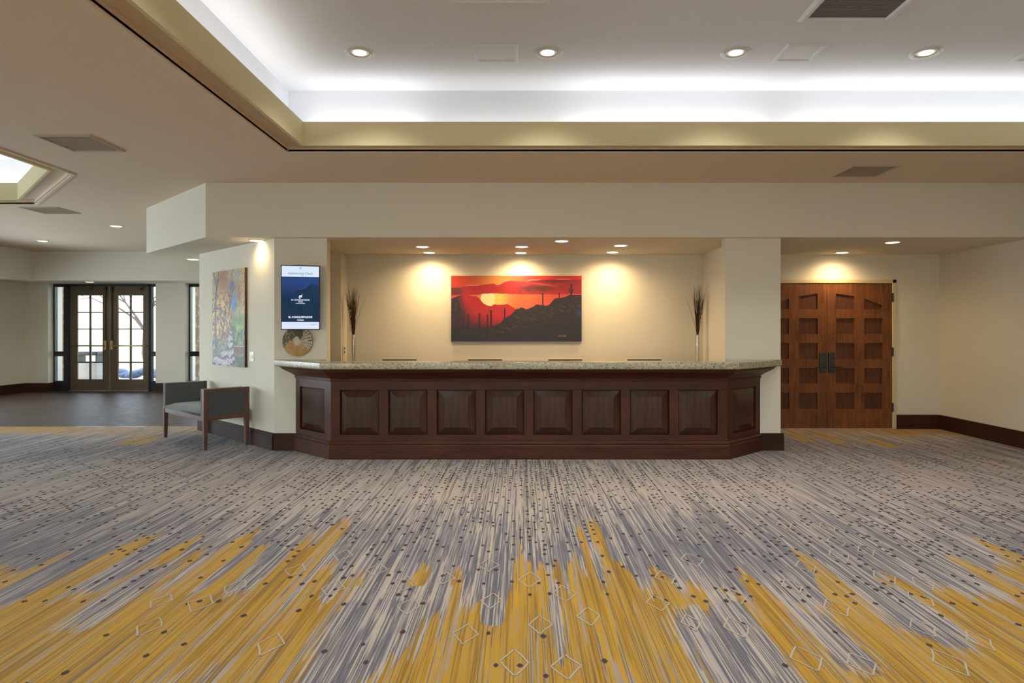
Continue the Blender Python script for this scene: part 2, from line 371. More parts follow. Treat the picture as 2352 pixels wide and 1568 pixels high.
def build_carpet():
    xs=np.concatenate([np.arange(XL,-8,.4),np.arange(-8,-4,.08),np.arange(-4,4.2,.03),np.arange(4.2,XR+.05,.08)])
    ye=9.46
    ys=np.concatenate([np.arange(YN-.2,1.8,.5),np.arange(1.8,5.2,.06),np.arange(5.2,ye,.1),[ye]])
    Xg,Yg=np.meshgrid(xs,ys); nx=len(xs); ny=len(ys)
    V=[(float(x),float(y),0.0) for x,y in zip(Xg.ravel(),Yg.ravel())]
    Fc=[(j*nx+i,j*nx+i+1,(j+1)*nx+i+1,(j+1)*nx+i) for j in range(ny-1) for i in range(nx-1)]
    z=zone(Xg.ravel(),Yg.ravel()); n0=len(V); mi=[0]*len(Fc)
    # woven dots and pale hand-drawn lozenges
    H=.0012
    r=random.Random(11)
    cx=.052; cy=.088
    for i in range(int(-7/cx),int(6.1/cx)):
        for j in range(int(2.5/cy),int(8.3/cy)):
            x=i*cx; y=j*cy+(i%2)*.03
            if x<-6.8+ (8-y)*.0: continue
            if y>7.0 and -3.2<x<3.2: continue
            cl=float(vn(x*1.7,y*.8,21)); cf=float(vn(x*9,y*2.2,22))
            p=.16+.75*max(0,cl-.35)+.7*max(0,cf-.5)
            if y<4.0: p*=.34
            if y<3.3: p*=.35
            if y>7.2: p*=.5
            if r.random()<p:
                a=.011+.006*r.random(); b=.015+.007*r.random(); x2=x+r.uniform(-.006,.006); y2=y+r.uniform(-.008,.008)
                k=len(V); V+= [(x2-a,y2,H),(x2-a*.3,y2-b,H),(x2+a*.3,y2-b,H),(x2+a,y2,H),(x2+a*.3,y2+b,H),(x2-a*.3,y2+b,H)]
                Fc.append((k,k+1,k+2,k+3,k+4,k+5)); mi.append(1)
    loz=[(865,1308),(930,1340),(1022,1328),(1120,1298),(1217,1330),(1130,1380),(940,1392),(1295,1362),(1240,1435),(1350,1415),(1068,1455),(1180,1520),(1300,1530),(1530,1325),(1508,1385),(790,1275),(680,1308),(765,1350),(370,1380),(460,1385),(540,1348),(340,1440),
         (1590,1285),(1690,1370),(1800,1205),(1900,1210),(1920,1245),(1925,1275),(1850,1300),(1820,1345),(1990,1265),(2030,1325),(2120,1340),(1920,1395),(2115,1375),(1690,1440),(2250,1470),(1850,1510),(1980,1525),(2180,1520),(2120,1440),(1590,1430),(620,1480)]
    def seg(p,q,w):
        d=(q-p).normalized(); nn=Vector((-d.y,d.x,0))*w; k=len(V)
        V.extend([tuple(p-nn),tuple(q-nn),tuple(q+nn),tuple(p+nn)]); Fc.append((k,k+1,k+2,k+3)); mi.append(2)
    for px,py in loz:
        Y=CH*F/(py-VY); X=(px-VX)*Y/F; s=r.uniform(.9,1.12); j=lambda:r.uniform(-.008,.008)
        pts=[Vector((X+.06*s+j(),Y+j(),H*1.5)),Vector((X+j(),Y+.10*s+j(),H*1.5)),Vector((X-.06*s+j(),Y+j(),H*1.5)),Vector((X+j(),Y-.10*s+j(),H*1.5))]
        for a in range(4):
            p,q=pts[a],pts[(a+1)%4]; m=(p+q)/2+Vector((j()*.6,j()*.6,0)); w=.0032+.0015*r.random()
            seg(p,m,w); seg(m,q,w)
    me=bpy.data.meshes.new('floor'); me.from_pydata(V,[],Fc)
    for m in (M['carpet'],M['dot'],M['pale']): me.materials.append(m)
    me.polygons.foreach_set('material_index',mi)
    ca=me.color_attributes.new('zone','FLOAT_COLOR','POINT'); arr=np.zeros((len(V),4),np.float32); arr[:,3]=1
    arr[:n0,0]=z[0]; arr[:n0,1]=z[1]; arr[:n0,2]=z[2]; ca.data.foreach_set('color',arr.ravel()); me.update()
    o=bpy.data.objects.new('floor',me); C.objects.link(o); struct(o,'striped carpet in gold, slate and taupe')
build_carpet()
struct(MB().box(XL-.2,-4.4,9.46,15.5,-.05,0).build('floor',M['planks']),'brown plank floor of the foyer')
struct(MB().box(XL,-4.5,9.455,9.475,0,.004).build('trim_1',M['alu']))
struct(MB().box(XL-.3,XR+.3,YN-.3,9.46,-.12,-.02).build('floor',M['base']))
struct(MB().box(-4.7,XR+.3,9.46,15.4,-.12,-.02).build('floor',M['base']))

# ------------------------------------------------------------------ WALLS
W=M['wall']
def wall(side,poly=None,box=None,z=(0,ZL),mat=None,bev=0):
    m=MB()
    if box: m.box(*box,z[0],z[1])
    else: m.prism(poly,z[0],z[1])
    return struct(m.build('wall_'+side,mat or W,bevel=bev))
XC0,XC1=-2.98,X_(751,YC); XD0,XD1=X_(1665.5,YC),X_(1793,YC)
DX0,DX1=X_(1748.8,YW),X_(2048.4,YW); DTOP=2.138
# back wall with door opening
m=MB(); m.box(-2.7,DX0-.02,YW,YW+.16,0,ZL+.1).box(DX1+.02,XR+.2,YW,YW+.16,0,ZL+.1).box(DX0-.02,DX1+.02,YW,YW+.16,DTOP+.02,ZL+.1)
struct(m.build('wall_back',W))
A=(XC0,YC); Bp=(X_(458,9.21),9.21)
dv=Vector((Bp[0]-A[0],Bp[1]-A[1])).normalized(); nv=Vector((dv.y,-dv.x))   # nv points behind the wall
if nv.y<0: nv=-nv
m=MB(); m.prism([(XC0,YC),(XC1,YC),(XC1,YC+.13),(XC0+.1,YC+.13)],0,ZL+.05)
struct(m.build('wall_left_column',W))
wall('diagonal',poly=[A,(A[0]+nv.x*.14,A[1]+nv.y*.14),(Bp[0]+nv.x*.14+.0,Bp[1]+nv.y*.14),Bp],z=(0,ZL+.05))
wall('foyer_right',box=(Bp[0],Bp[0]+.14,Bp[1],15.4),z=(0,ZL+.05))
wall('alcove_left',box=(-4.2,X_(797,YW),8.98,YW+.16),z=(0,ZL+.05))
m=MB().box(XD0,XD1,YC,YC+.14,0,ZL+.05); struct(m.build('wall_right_column',W))
wall('alcove_right',box=(X_(1615,YW),XD1,YC+.14,YW+.1),z=(0,ZL+.05))
wall('right',box=(XR,XR+.15,YN,YW+.16),z=(0,4.0))
LW=[(-1.5,1.5),(2.6,5.6),(6.7,9.7),(10.6,13.2)]  # openings for unseen windows, added to brighten the foyer side
m=MB(); yy=YN
for a,b in LW: m.box(XL-.15,XL,yy,a,0,4.0); m.box(XL-.15,XL,a,b,2.35,4.0); m.box(XL-.15,XL,a,b,0,.45); yy=b
m.box(XL-.15,XL,yy,YD+.3,0,4.0); struct(m.build('wall_left',W))
for i,(a,b) in enumerate(LW):
    w=bpy.data.objects.new('window_%d'%(9+i),None); C.objects.link(w); struct(w,'added unseen window in the left wall'); f=MB()
    for y in (a,(a+b)/2-.025,b-.05): f.box(XL-.13,XL-.05,y,y+.05,.45,2.35)
    f.box(XL-.13,XL-.05,a,b,.45,.52).box(XL-.13,XL-.05,a,b,2.28,2.35); f.build('window_frame',M['darkmetal'],w)
    MB().box(XL-.095,XL-.09,a+.05,b-.05,.52,2.28).build('pane',M['glass'],w)

FW=[-9.6,-6.4,-3.2,0.0,3.2]  # unseen windows added to brighten the room from behind the camera
m=MB(); xs_=[XL-.2]
for x in FW: m.box(xs_[-1],x,YN-.15,YN,0,4.0); m.box(x,x+2.2,YN-.15,YN,2.7,4.0); m.box(x,x+2.2,YN-.15,YN,0,.35); xs_.append(x+2.2)
m.box(xs_[-1],XR+.2,YN-.15,YN,0,4.0)
struct(m.build('wall_front',W))
for i,x in enumerate(FW):
    w=bpy.data.objects.new('window_%d'%(4+i),None); C.objects.link(w); struct(w,'added unseen window in the wall behind the viewer'); f=MB()
    for a,b in ((x,x+.05),(x+1.075,x+1.125),(x+2.15,x+2.2)): f.box(a,b,YN-.13,YN-.05,.35,2.7)
    f.box(x,x+2.2,YN-.13,YN-.05,.35,.42).box(x,x+2.2,YN-.13,YN-.05,2.63,2.7); f.build('window_frame',M['darkmetal'],w)
    MB().box(x+.05,x+2.15,YN-.095,YN-.09,.42,2.63).build('pane',M['glass'],w)

# foyer end wall pieces
PX0,PX1,PX2=X_(110,YF),X_(357.5,YF),X_(425,YF)
wall('foyer_end',box=(XL,PX0,YF,YD+.25),z=(0,ZL+.05))
wall('foyer_pier',box=(PX1,PX2,YF,YD+.25),z=(0,ZL+.05))
wall('foyer_end_right',box=(-6.6,-4.5,YF,YD+.25),z=(0,ZL+.05))
wall('foyer_header',box=(XL,-4.5,YD-.04,YD+.25),z=(2.545,ZL+.3))

# ------------------------------------------------------------------ BASEBOARDS
def base(side,p,q,back,h=.205,t=.03):
    """p,q: 2d points on the wall face; back: unit vector pointing into the room"""
    b=Vector(back); P=Vector(p); Q=Vector(q); m=MB()
    m.prism([tuple(P),tuple(Q),tuple(Q+b*t),tuple(P+b*t)],0,h-.035)
    m.prism([tuple(P),tuple(Q),tuple(Q+b*t*.72),tuple(P+b*t*.72)],h-.035,h-.006)
    m.prism([tuple(P),tuple(Q),tuple(Q+b*t*.45),tuple(P+b*t*.45)],h-.006,h)
    return struct(m.build('baseboard_'+side,M['base']))
nr=(-nv.x,-nv.y)
base('right',(XR,YN),(XR,YW),(-1,0)); base('back',(DX1+.07,YW),(XR-.03,YW),(0,-1))
base('right_column',(2.87,YC),(XD1+.03,YC),(0,-1)); base('right_column_side',(XD1,YC),(XD1,YW),(1,0))
base('left_column',(XC0-.0,YC),(-2.70,YC),(0,-1)); base('diagonal',(A[0]-.0,A[1]),Bp,nr)
base('left',(XL,YN),(XL,YF),(1,0)); base('foyer_end',(XL+.03,YF),(PX0,YF),(0,-1)); base('foyer_reveal',(PX0,YF-.03),(PX0,YD-.03),(1,0))
base('foyer_pier',(PX1,YF),(PX2,YF),(0,-1)); base('foyer_pier_side',(PX2,YF),(PX2,YD-.03),(1,0))
base('front',(XL,YN),(XR,YN),(0,1))

# ------------------------------------------------------------------ CEILINGS
S=M['soffit']
def poly_slab(name,outer,holes,z0,z1,mat):
    import bmesh
    bm=bmesh.new(); loops=[]
    for lp in [outer]+holes:
        vs=[bm.verts.new((x,y,z0)) for x,y in lp]; es=[bm.edges.new((vs[i],vs[(i+1)%len(vs)])) for i in range(len(vs))]; loops+=es
    bmesh.ops.triangle_fill(bm,use_beauty=True,use_dissolve=False,edges=loops)
    r=bmesh.ops.extrude_face_region(bm,geom=bm.faces[:])
    bmesh.ops.translate(bm,vec=(0,0,z1-z0),verts=[g for g in r['geom'] if isinstance(g,bmesh.types.BMVert)])
    bmesh.ops.recalc_face_normals(bm,faces=bm.faces)
    me=bpy.data.meshes.new(name); bm.to_mesh(me); bm.free(); me.materials.append(mat)
    o=bpy.data.objects.new(name,me); C.objects.link(o); return struct(o)
TX0,TX1,TY0,TY1=-2.294,5.75,-3.2,6.206                      # main tray opening
LT=[(-10.6,-2.0),(-5.06,-2.0),(-5.06,7.1),(-6.77,8.785),(-10.6,8.785)]   # left tray opening
poly_slab('ceiling',[(XL-.1,YN-.1),(XR+.1,YN-.1),(XR+.1,YB+.1),(-3.0,YB+.1),(-3.0,14.2),(XL-.1,14.2)],[[(TX0,TY0),(TX1,TY0),(TX1,TY1),(TX0,TY1)],LT],ZH,ZH+.018,S)
# dropped soffit: beam, alcove ceiling, door bay and foyer strip
low=[(XR+.1,YB),(XR+.1,YW+.2),(-4.5,YW+.2),(-4.5,15.4),(-5.4,15.4),(-5.4,9.1),(-3.764,YB)]
struct(MB().prism(low,ZL,ZH+.01).build('ceiling',[W]),'dropped soffit over the counter')
struct(MB().box(XL-.1,-5.4,14.1,15.4,ZL,ZH+.01).box(XL-.1,-10.89,11.0,14.1,ZL,ZH+.01).build('ceiling',[W]))
def inset(poly,d):
    n=len(poly); out=[]
    for i in range(n):
        p0=Vector(poly[i-1]); p1=Vector(poly[i]); p2=Vector(poly[(i+1)%n])
        a=(p1-p0).normalized(); b=(p2-p1).normalized(); na=Vector((-a.y,a.x)); nb=Vector((-b.y,b.x))
        bis=(na+nb); bis=bis/ (bis.length_squared/2) ; bis=bis  # miter
        q=p1+bis*d
        out.append((q.x,q.y))
    return out
def ring(name,outer,inner,z0,z1,mat,bev=0):
    n=len(outer); vs=[(x,y,z0) for x,y in outer]+[(x,y,z0) for x,y in inner]+[(x,y,z1) for x,y in outer]+[(x,y,z1) for x,y in inner]
    fs=[]
    for i in range(n):
        j=(i+1)%n
        fs+=[(i,j,n+j,n+i),(2*n+i,3*n+i,3*n+j,2*n+j),(i,2*n+i,2*n+j,j),(n+i,n+j,3*n+j,3*n+i)]
    return struct(MB().add(vs,fs).build(name,mat,bevel=bev))
tn=[2]
def tray(opening,lipw,lipfar=None):
    # opening counter-clockwise
    lip=inset(opening,lipw)
    if lipfar is not None: lip=lipfar
    zl=ZH+.062
    bead_o=inset(opening,-.045); 
    ring('trim_%d'%tn[0],bead_o,inset(opening,.0),ZH-.012,ZH+.075,S,.006); tn[0]+=1       # bullnose at the soffit edge
    back=inset(lip,-.225)
    ring('ceiling',inset(opening,-.06),inset(lip,-.03),zl,zl+.03,S)                                    # shelf
    ring('trim_%d'%tn[0],inset(lip,-.03),lip,ZH+.018,ZH+.246,M['fascia']); tn[0]+=1     # fascia of the cove
    ring('ceiling',inset(back,-.06),back,zl,ZU+.05,M['white'])                             # upright behind the lamps
    poly_slab('ceiling',inset(back,-.05),[],ZU,ZU+.05,M['white'])
    return lip,back
main_open=[(TX0,TY0),(TX1,TY0),(TX1,TY1),(TX0,TY1)]
mlip=[(-2.096,-3.06),(5.55,-3.06),(5.55,6.07),(-2.096,6.07)]
lipM,backM=tray(main_open,.2,mlip)
lipL,backL=tray(LT,.2)

# ------------------------------------------------------------------ LIGHTS
def kelvin(w): return {'warm':(1,.72,.38),'mid':(1,.85,.64),'neutral':(1,.95,.88),'cool':(1,.985,.955),'sky':(.74,.87,1)}[w]
def area(name,loc,size,power,col,rot=(0,0,0),sy=None,spread=None):
    l=bpy.data.lights.new(name,'AREA'); l.energy=power; l.color=kelvin(col); l.size=size
    if sy: l.shape='RECTANGLE'; l.size_y=sy
    if spread: l.spread=spread
    o=bpy.data.objects.new(name,l); C.objects.link(o); o.location=loc; o.rotation_euler=rot; return o
def spot(name,loc,power,col,ang=110,blend=.7,rad=.05,rot=(0,0,0)):
    l=bpy.data.lights.new(name,'SPOT'); l.energy=power; l.color=kelvin(col); l.spot_size=math.radians(ang); l.spot_blend=blend; l.shadow_soft_size=rad
    o=bpy.data.objects.new(name,l); C.objects.link(o); o.location=loc; o.rotation_euler=rot; return o
def cove(p,q,col,pw_per_m):
    p=Vector(p); q=Vector(q); L=(q-p).length; mid=(p+q)/2; a=math.atan2(q.y-p.y,q.x-p.x)
    area('cove_tube_light',(mid.x,mid.y,ZH+.185),L,pw_per_m*L,col,(PI,0,a),.13)
CV=.96
yc=6.19; xc=-2.22
cove((-2.1,yc),(-.95,yc),'cool',CV); cove((-.85,yc),(.35,yc),'cool',CV*.45); cove((.42,yc),(2.45,yc),'cool',CV); cove((2.62,yc),(5.5,yc),'cool',CV)
cove((xc,-3.0),(xc,5.9),'neutral',CV*.75); cove((5.66,-3.0),(5.66,6.0),'cool',CV*.8); cove((-2.0,-3.17),(5.5,-3.17),'cool',CV*.8)
cove((-5.2,-1.8),(-5.2,6.9),'neutral',CV*.8); cove((-5.35,7.25),(-6.75,8.65),'neutral',CV*1.2); cove((-7.0,8.72),(-10.4,8.72),'neutral',CV*1.2)

def make_downlight(name,label,r,z,lens,group,recess=False):
    t=thing(name,label,'ceiling light',(0,0,z),0,group)
    if recess:
        MB().lathe([(r*.80,0),(r,-.004),(r*1.28,-.004),(r*1.30,0),(r*1.28,.004),(r*.80,.004)],n=40,closed=True).build('trim_ring',M['ring'],t,True)
        MB().lathe([(r*.96,-.006),(r*.99,-.012),(r*.90,-.012),(r*.86,-.004)],n=40,closed=True).build('gimbal_ring',M['plate'],t,True)
        MB().lathe([(r*.80,.0),(r*.74,-.003),(r*.5,-.003),(r*.5,-.001),(r*.7,.0)],n=40,closed=True).build('reflector',M['reflector'],t,True)
        MB().lathe([(0,-.005),(r*.52,-.005),(r*.52,-.001),(0,-.001)],n=32).build('lens',lens,t,True)
    else:
        MB().lathe([(r*.86,-.004),(r,-.008),(r*1.14,-.005),(r*1.16,0),(r*.86,0)],n=36,closed=True).build('trim_ring',M['ring'],t,True)
        MB().lathe([(0,-.007),(r*.86,-.007),(r*.86,-.001),(0,-.001)],n=32).build('lens',lens,t,True)
    return t
WINP=265
for x in FW: area('added_fill_light',(x+1.1,YN-.25,1.55),2.1,WINP,'cool',(-PI/2,0,0),2.2)  # area fill outside the added windows behind the viewer
for i,(a,b) in enumerate(LW): area('added_fill_light',(XL-.25,(a+b)/2,1.4),b-a,[42,52,66,78][i],'sky',(PI/2,0,-PI/2),1.9)  # bluish area fill outside the added left windows
GA='small round downlights in the low soffit'
spots=[ # px,py label, power, colour, angle
 (970,566,'small warm downlight of the front row, above the left monitor',15,'warm'),
 (986,579.5,'small warm downlight close to the alcove wall, left of the sunset painting',25,'warm'),
 (1198,566,'small warm downlight of the front row, straight above the middle of the counter',15,'warm'),
 (1196,580,'small warm downlight close to the alcove wall, right above the sunset painting',25,'warm'),
 (1290,553,'small warm downlight nearest the beam edge, alone right of centre above the counter',15,'warm'),
 (1425,563.5,'small warm downlight of the front row, above the right monitor',15,'warm'),
 (1407,578.5,'small warm downlight close to the alcove wall, right of the sunset painting',26,'warm'),
 (1934,579.5,'small warm downlight just in front of the dark wooden doors',20,'warm'),
 (2050,556,'small warm downlight near the beam edge, right of the wooden doors',9,'warm'),
 (590,552,'small bright downlight above the top corner of the diagonal wall',9,'warm'),
 (443,595,'small downlight in the soffit left of the diagonal wall',12,'mid'),
]
proto=None
for i,(px,py,lab,pw,co) in enumerate(spots):
    Y=(ZL-CH)*F/(VY-py); X=X_(px,Y)
    if proto is None: proto=make_downlight('recessed_downlight',lab,.088,ZL,M['lens'],GA); proto.location=(X,Y,ZL); o=proto
    else: o=dup(proto,(X,Y,ZL),None,lab)
    spot('downlight_lamp',(X,Y,ZL-.03),pw*1.0,co,168,1.0,.06)
for px,py,Yf,Zc,lab,pw in [(267,519,None,ZH,'small downlight in the high foyer ceiling, nearer one beside the dropped soffit',30),(98,553,None,ZH,'small downlight in the high foyer ceiling, farther one near the left wall',30),(206,645,14.5,ZL,'small downlight in the low soffit directly over the glass doors',10)]:
    Y=Yf or (Zc-CH)*F/(VY-py); X=X_(px,Y); dup(proto,(X,Y,Zc),None,lab); spot('downlight_lamp',(X,Y,Zc-.03),pw,'neutral',125,.8,.05)
GB='large round downlights in the tray ceiling'
labs=['large round downlight in the white tray ceiling, leftmost of the four','large round downlight in the white tray ceiling, just right of the square vent','large round downlight in the white tray ceiling, just left of the skewed square vent','large round downlight in the white tray ceiling, rightmost of the four']
big=None
for i,px in enumerate((826,1258,1690,2127)):
    Y=(ZU-CH)*F/(VY-121); X=X_(px,Y)
    if big is None: big=make_downlight('tray_downlight',labs[i],.102,ZU,M['lensw'],GB,True); big.location=(X,Y,ZU)
    else: dup(big,(X,Y,ZU),None,labs[i])
    spot('tray_lamp',(X,Y,ZU-.03),42,'neutral',120,.9,.09)
for yy in (3.4,1.3,-.8):  # unseen lamp rows, added to light the floor and counter front
    for k,xx in enumerate((-1.39,.229,1.847,3.485)):
        spot('tray_lamp',(xx,yy,ZU-.03),27,'neutral',120,.9,.09)
for xx,yy in ((-3.7,4.0),(-3.7,1.0),(-8,6),(-8,2)): spot('unseen_lamp',(xx,yy,(ZU if xx<-5 else ZH)-.03),20,'neutral',120,.9,.09)  # unseen lamps beyond the frame, without fixtures

# ------------------------------------------------------------------ VENTS
def vent(name,label,x0,x1,y0,y1,z,frame,core,fw=.045,slats=0,drop=.012,cat='vent',group='air vents in the ceilings'):
    cx,cy=(x0+x1)/2,(y0+y1)/2; t=thing(name,label,cat,(cx,cy,z),0,group); a=(x1-x0)/2; b=(y1-y0)/2
    outer=[(-a,-b),(a,-b),(a,b),(-a,b)]; inn=inset(outer,fw)
    n=4; vs=[(x,y,-drop*.3) for x,y in outer]+[(x,y,-drop) for x,y in inset(outer,fw*.35)]+[(x,y,-drop) for x,y in inset(outer,fw*.8)]+[(x,y,0) for x,y in inn]+[(x,y,.0) for x,y in outer]
    fs=[]
    for k in range(4):
        for i in range(4): j=(i+1)%4; fs.append((k*4+i,k*4+j,(k+1)*4+j,(k+1)*4+i))
    fs+= [(16+i,16+(i+1)%4,(i+1)%4,i) for i in range(4)]
    MB().add(vs,fs).build('frame',frame,t)
    m=MB().box(-a+fw,a-fw,-b+fw,b-fw,-.002,-.0005)
    if slats:
        for k in range(slats):
            yy=-b+fw+(k+.5)*(2*b-2*fw)/slats; m.box(-a+fw,a-fw,yy-.004,yy+.004,-.007,-.002)
    m.build('grille',core,t); return t
KU=(ZU-CH)*F; KH=(ZH-CH)*F
vent('ceiling_vent','small square white vent between the two left tray downlights',-.407,-.025,5.273,5.618,ZU,M['vent'],M['vent'],.04,0)
vent('ceiling_vent','small square white vent right of the third tray downlight',2.22,2.58,5.255,5.612,ZU,M['vent'],M['vent'],.05,0)
vent('ceiling_vent','square white vent cut off by the right edge of the picture',4.33,4.69,5.255,5.612,ZU,M['vent'],M['vent'],.05,0)
vent('ceiling_grille','large square return grille with dark grey core, cut by the top edge',2.13,2.84,4.15,4.875,ZU,M['vent'],M['ventdark'],.06,26,.02)
vent('access_panel','large flush white ceiling panel at the top edge left of centre',-.52,.207,3.9,4.62,ZU,M['vent'],M['vent'],.05,0,.012,'panel',None)
vent('soffit_vent','square brown vent in the high soffit at left, nearest the viewer',X_(75,KH/449),X_(207,KH/449),KH/449,KH/411.5,ZH,M['ventbrown'],M['ventbrownd'],.03,16)
vent('soffit_vent','square brown vent in the high soffit at right, above the doors',3.53,4.06,KH/379,KH/352.6,ZH,M['ventbrown'],M['ventbrownd'],.03,16)
vent('soffit_vent','square brown vent in the foyer ceiling beyond the left tray',-7.17,-6.62,KH/283,KH/268,ZH,M['ventbrown'],M['ventbrownd'],.03,16)

# ------------------------------------------------------------------ RECEPTION COUNTER
CF=7.10; bl,br=-2.14,2.32       # body front corners
CL,CRr=X_(679.5,YC),X_(1746,YC)
def offs(w):
    """outline of the counter front offset outwards by w: left wall point, two front corners, right wall point"""
    p=[Vector((CL,YC)),Vector((bl,CF)),Vector((br,CF)),Vector((CRr,YC))]
    res=[]
    dl=(p[1]-p[0]).normalized(); nl=Vector((dl.y,-dl.x));  nl = nl if nl.y<0 else -nl
    dr=(p[3]-p[2]).normalized(); nr_=Vector((dr.y,-dr.x)); nr_= nr_ if nr_.y<0 else -nr_
    # left diag line through p0+nl*w ; hits y=YC and y=CF-w
    a=p[0]+nl*w; t0=(YC-a.y)/dl.y; t1=(CF-w-a.y)/dl.y
    b=p[3]+nr_*w; s0=(YC-b.y)/dr.y; s1=(CF-w-b.y)/dr.y
    return [tuple(a+dl*t0),tuple(a+dl*t1),tuple(b+dr*s1),tuple(b+dr*s0)]
def band(m,profile,top=True):
    """profile: list of (offset,z); sweeps the counter outline"""
    n=len(profile); vs=[]
    for w,z in profile: vs+=[(x,y,z) for x,y in offs(w)]
    fs=[]
    for i in range(n-1):
        for k in range(3): fs.append((i*4+k,i*4+k+1,(i+1)*4+k+1,(i+1)*4+k))
    m.add(vs,fs)
desk=thing('reception_desk','long dark mahogany reception desk with eight raised front panels and angled ends','desk',(0,0,0))
m=MB(); band(m,[(-.10,0),(.032,0),(.032,.150),(.026,.160),(.030,.172),(.030,.188),(.018,.20),(-.02,.20)])
m.build('plinth',M['mahogx'],desk)
# body frame with openings: build stiles and rails around the panels
pz0,pz1=.270,.777
px_=[(780.7+111.18*i,870.2+111.18*i) for i in range(8)]

body_z0,body_z1=.18,.90
xs=[bl]
spans=[(X_(a,CF),X_(b,CF)) for a,b in px_]
prev=bl
for a,b in spans+[(br,br)]: MB().box(prev,a,CF,CF+.04,pz0,pz1).build('stile',M['mahog'],desk,bevel=.002); prev=b
MB().box(bl,br,CF,CF+.04,body_z0,pz0).build('bottom_rail',M['mahogx'],desk,bevel=.002); MB().box(bl,br,CF,CF+.04,pz1,body_z1).build('top_rail',M['mahogx'],desk,bevel=.002)
def raised(mm,w,h,bv=.078,d=.028,gap=.007):
    # local: x 0..w, z 0..h, front toward -y ; recessed margin then raised bevel
    mm.box(gap,w-gap,.022,.038,gap,h-gap)
    a0,a1,b0,b1=gap,w-gap,gap,h-gap; i=bv
    vs=[(a0,.020,b0),(a1,.020,b0),(a1,.020,b1),(a0,.020,b1),(a0+i,-.010,b0+i),(a1-i,-.010,b0+i),(a1-i,-.010,b1-i),(a0+i,-.010,b1-i)]
    mm.add(vs,[(0,1,5,4),(1,2,6,5),(2,3,7,6),(3,0,4,7),(4,5,6,7),(3,2,1,0)])
pw=spans[0][1]-spans[0][0]; pm=MB(); raised(pm,pw,pz1-pz0)
p0=pm.build('front_panel',M['panel'],desk); p0.location=(spans[0][0],CF,pz0)
for a,b in spans[1:]:
    c=p0.copy(); C.objects.link(c); c.parent=desk; c.location=(a,CF,pz0)
# angled ends
def angled(P,Q,pu0,pu1):
    """P->Q left to right along the face; panel between fractions"""
    P=Vector(P);Q=Vector(Q); d=(Q-P); L=d.length; ang=math.atan2(d.y,d.x); a=pu0*L; b=pu1*L
    for mm,nm,mt in ((MB().box(0,L,0,.04,body_z0,pz0),'bottom_rail',M['mahogx']),(MB().box(0,L,0,.04,pz1,body_z1),'top_rail',M['mahogx']),(MB().box(0,a,0,.04,pz0,pz1),'stile',M['mahog']),(MB().box(b,L,0,.04,pz0,pz1),'stile',M['mahog'])):
        o=mm.build(nm,mt,desk); o.location=(P.x,P.y,0); o.rotation_euler=(0,0,ang)
    q=MB(); raised(q,b-a,pz1-pz0); o=q.build('end_panel',M['panel'],desk); o.location=(P.x+d.x*pu0,P.y+d.y*pu0,pz0); o.rotation_euler=(0,0,ang)
angled((CL,YC),(bl,CF),.12,.83); angled((br,CF),(CRr,YC),.16,.86)
m=MB(); band(m,[(-.02,.872),(.006,.872),(.012,.878),(.012,.886),(.006,.892),(.006,.90),(.03,.925),(.075,.955),(.115,.985),(.125,1.004),(.135,1.006),(.138,1.0155),(-.02,1.0155)])
m.build('crown_moulding',M['mahogx'],desk)
MB().box(bl+.0,br-.0,CF+.04,CF+.06,.05,1.0).build('inner_board',M['mahog'],desk)
wt=thing('work_table','brown work table standing behind the reception desk','table')
MB().box(XC1+.05,XD0-.05,7.65,8.15,.72,.76).build('top',M['shelf'],wt,bevel=.004)
for x in (XC1+.09,-.8,.9,XD0-.09): MB().box(x-.02,x+.02,7.68,8.1,0,.72).build('leg_panel',M['shelf'],wt)
# granite ledge (follows the counter outline)
def ledge():
    g=MB(); zt,zb=1.095,1.016; o=offs(.18)
    back=[(XC1+.0,YC-.001),(XC1+.0,7.30),(XD0,7.30),(XD0,YC-.001)]
    poly=[o[0],o[1],o[2],o[3],(XD0,YC),(XD0,7.34),(XC1,7.34),(XC1,YC)]
    poly=[(p[0],min(p[1],YC-.002)) for p in poly]
    g.prism(poly,zb,zt); ob=g.build('granite_countertop',M['granite'],bevel=.012,seg=3)
    return tag(ob,'speckled beige granite ledge running along the top of the reception desk','countertop')
ledge()

# monitors on the work surface
def make_monitor():
    t=thing('computer_monitor','','monitor',(0,0,0),0,'monitors behind the reception ledge')
    MB().box(-.208,.208,-.018,.012,.07,.333).build('screen_housing',M['monitor'],t,bevel=.004)
    MB().box(-.2,.2,.012,.015,.08,.325).build('display',M['black'],t)
    MB().box(-.03,.03,-.05,-.02,.01,.22).build('stand',M['black'],t,bevel=.003)
    MB().box(-.12,.12,-.07,.10,0,.012).build('foot',M['black'],t,bevel=.004); return t
mon=make_monitor(); Ym=7.72
for i,(a,b,lab) in enumerate([(878.5,956.4,'thin dark monitor top peeking over the ledge, leftmost of the four'),(1075,1153,'thin dark monitor top peeking over the ledge below the left part of the sunset painting'),(1259,1337.6,'thin dark monitor top peeking over the ledge below the right edge of the sunset painting'),(1441,1519,'thin dark monitor top peeking over the ledge, rightmost of the four')]):
    x=X_((a+b)/2,Ym)
    if i==0: mon['label']=lab; mon.location=(x,Ym,.76); mon.rotation_euler=(0,0,0)
    else: dup(mon,(x,Ym,.76),0,lab)

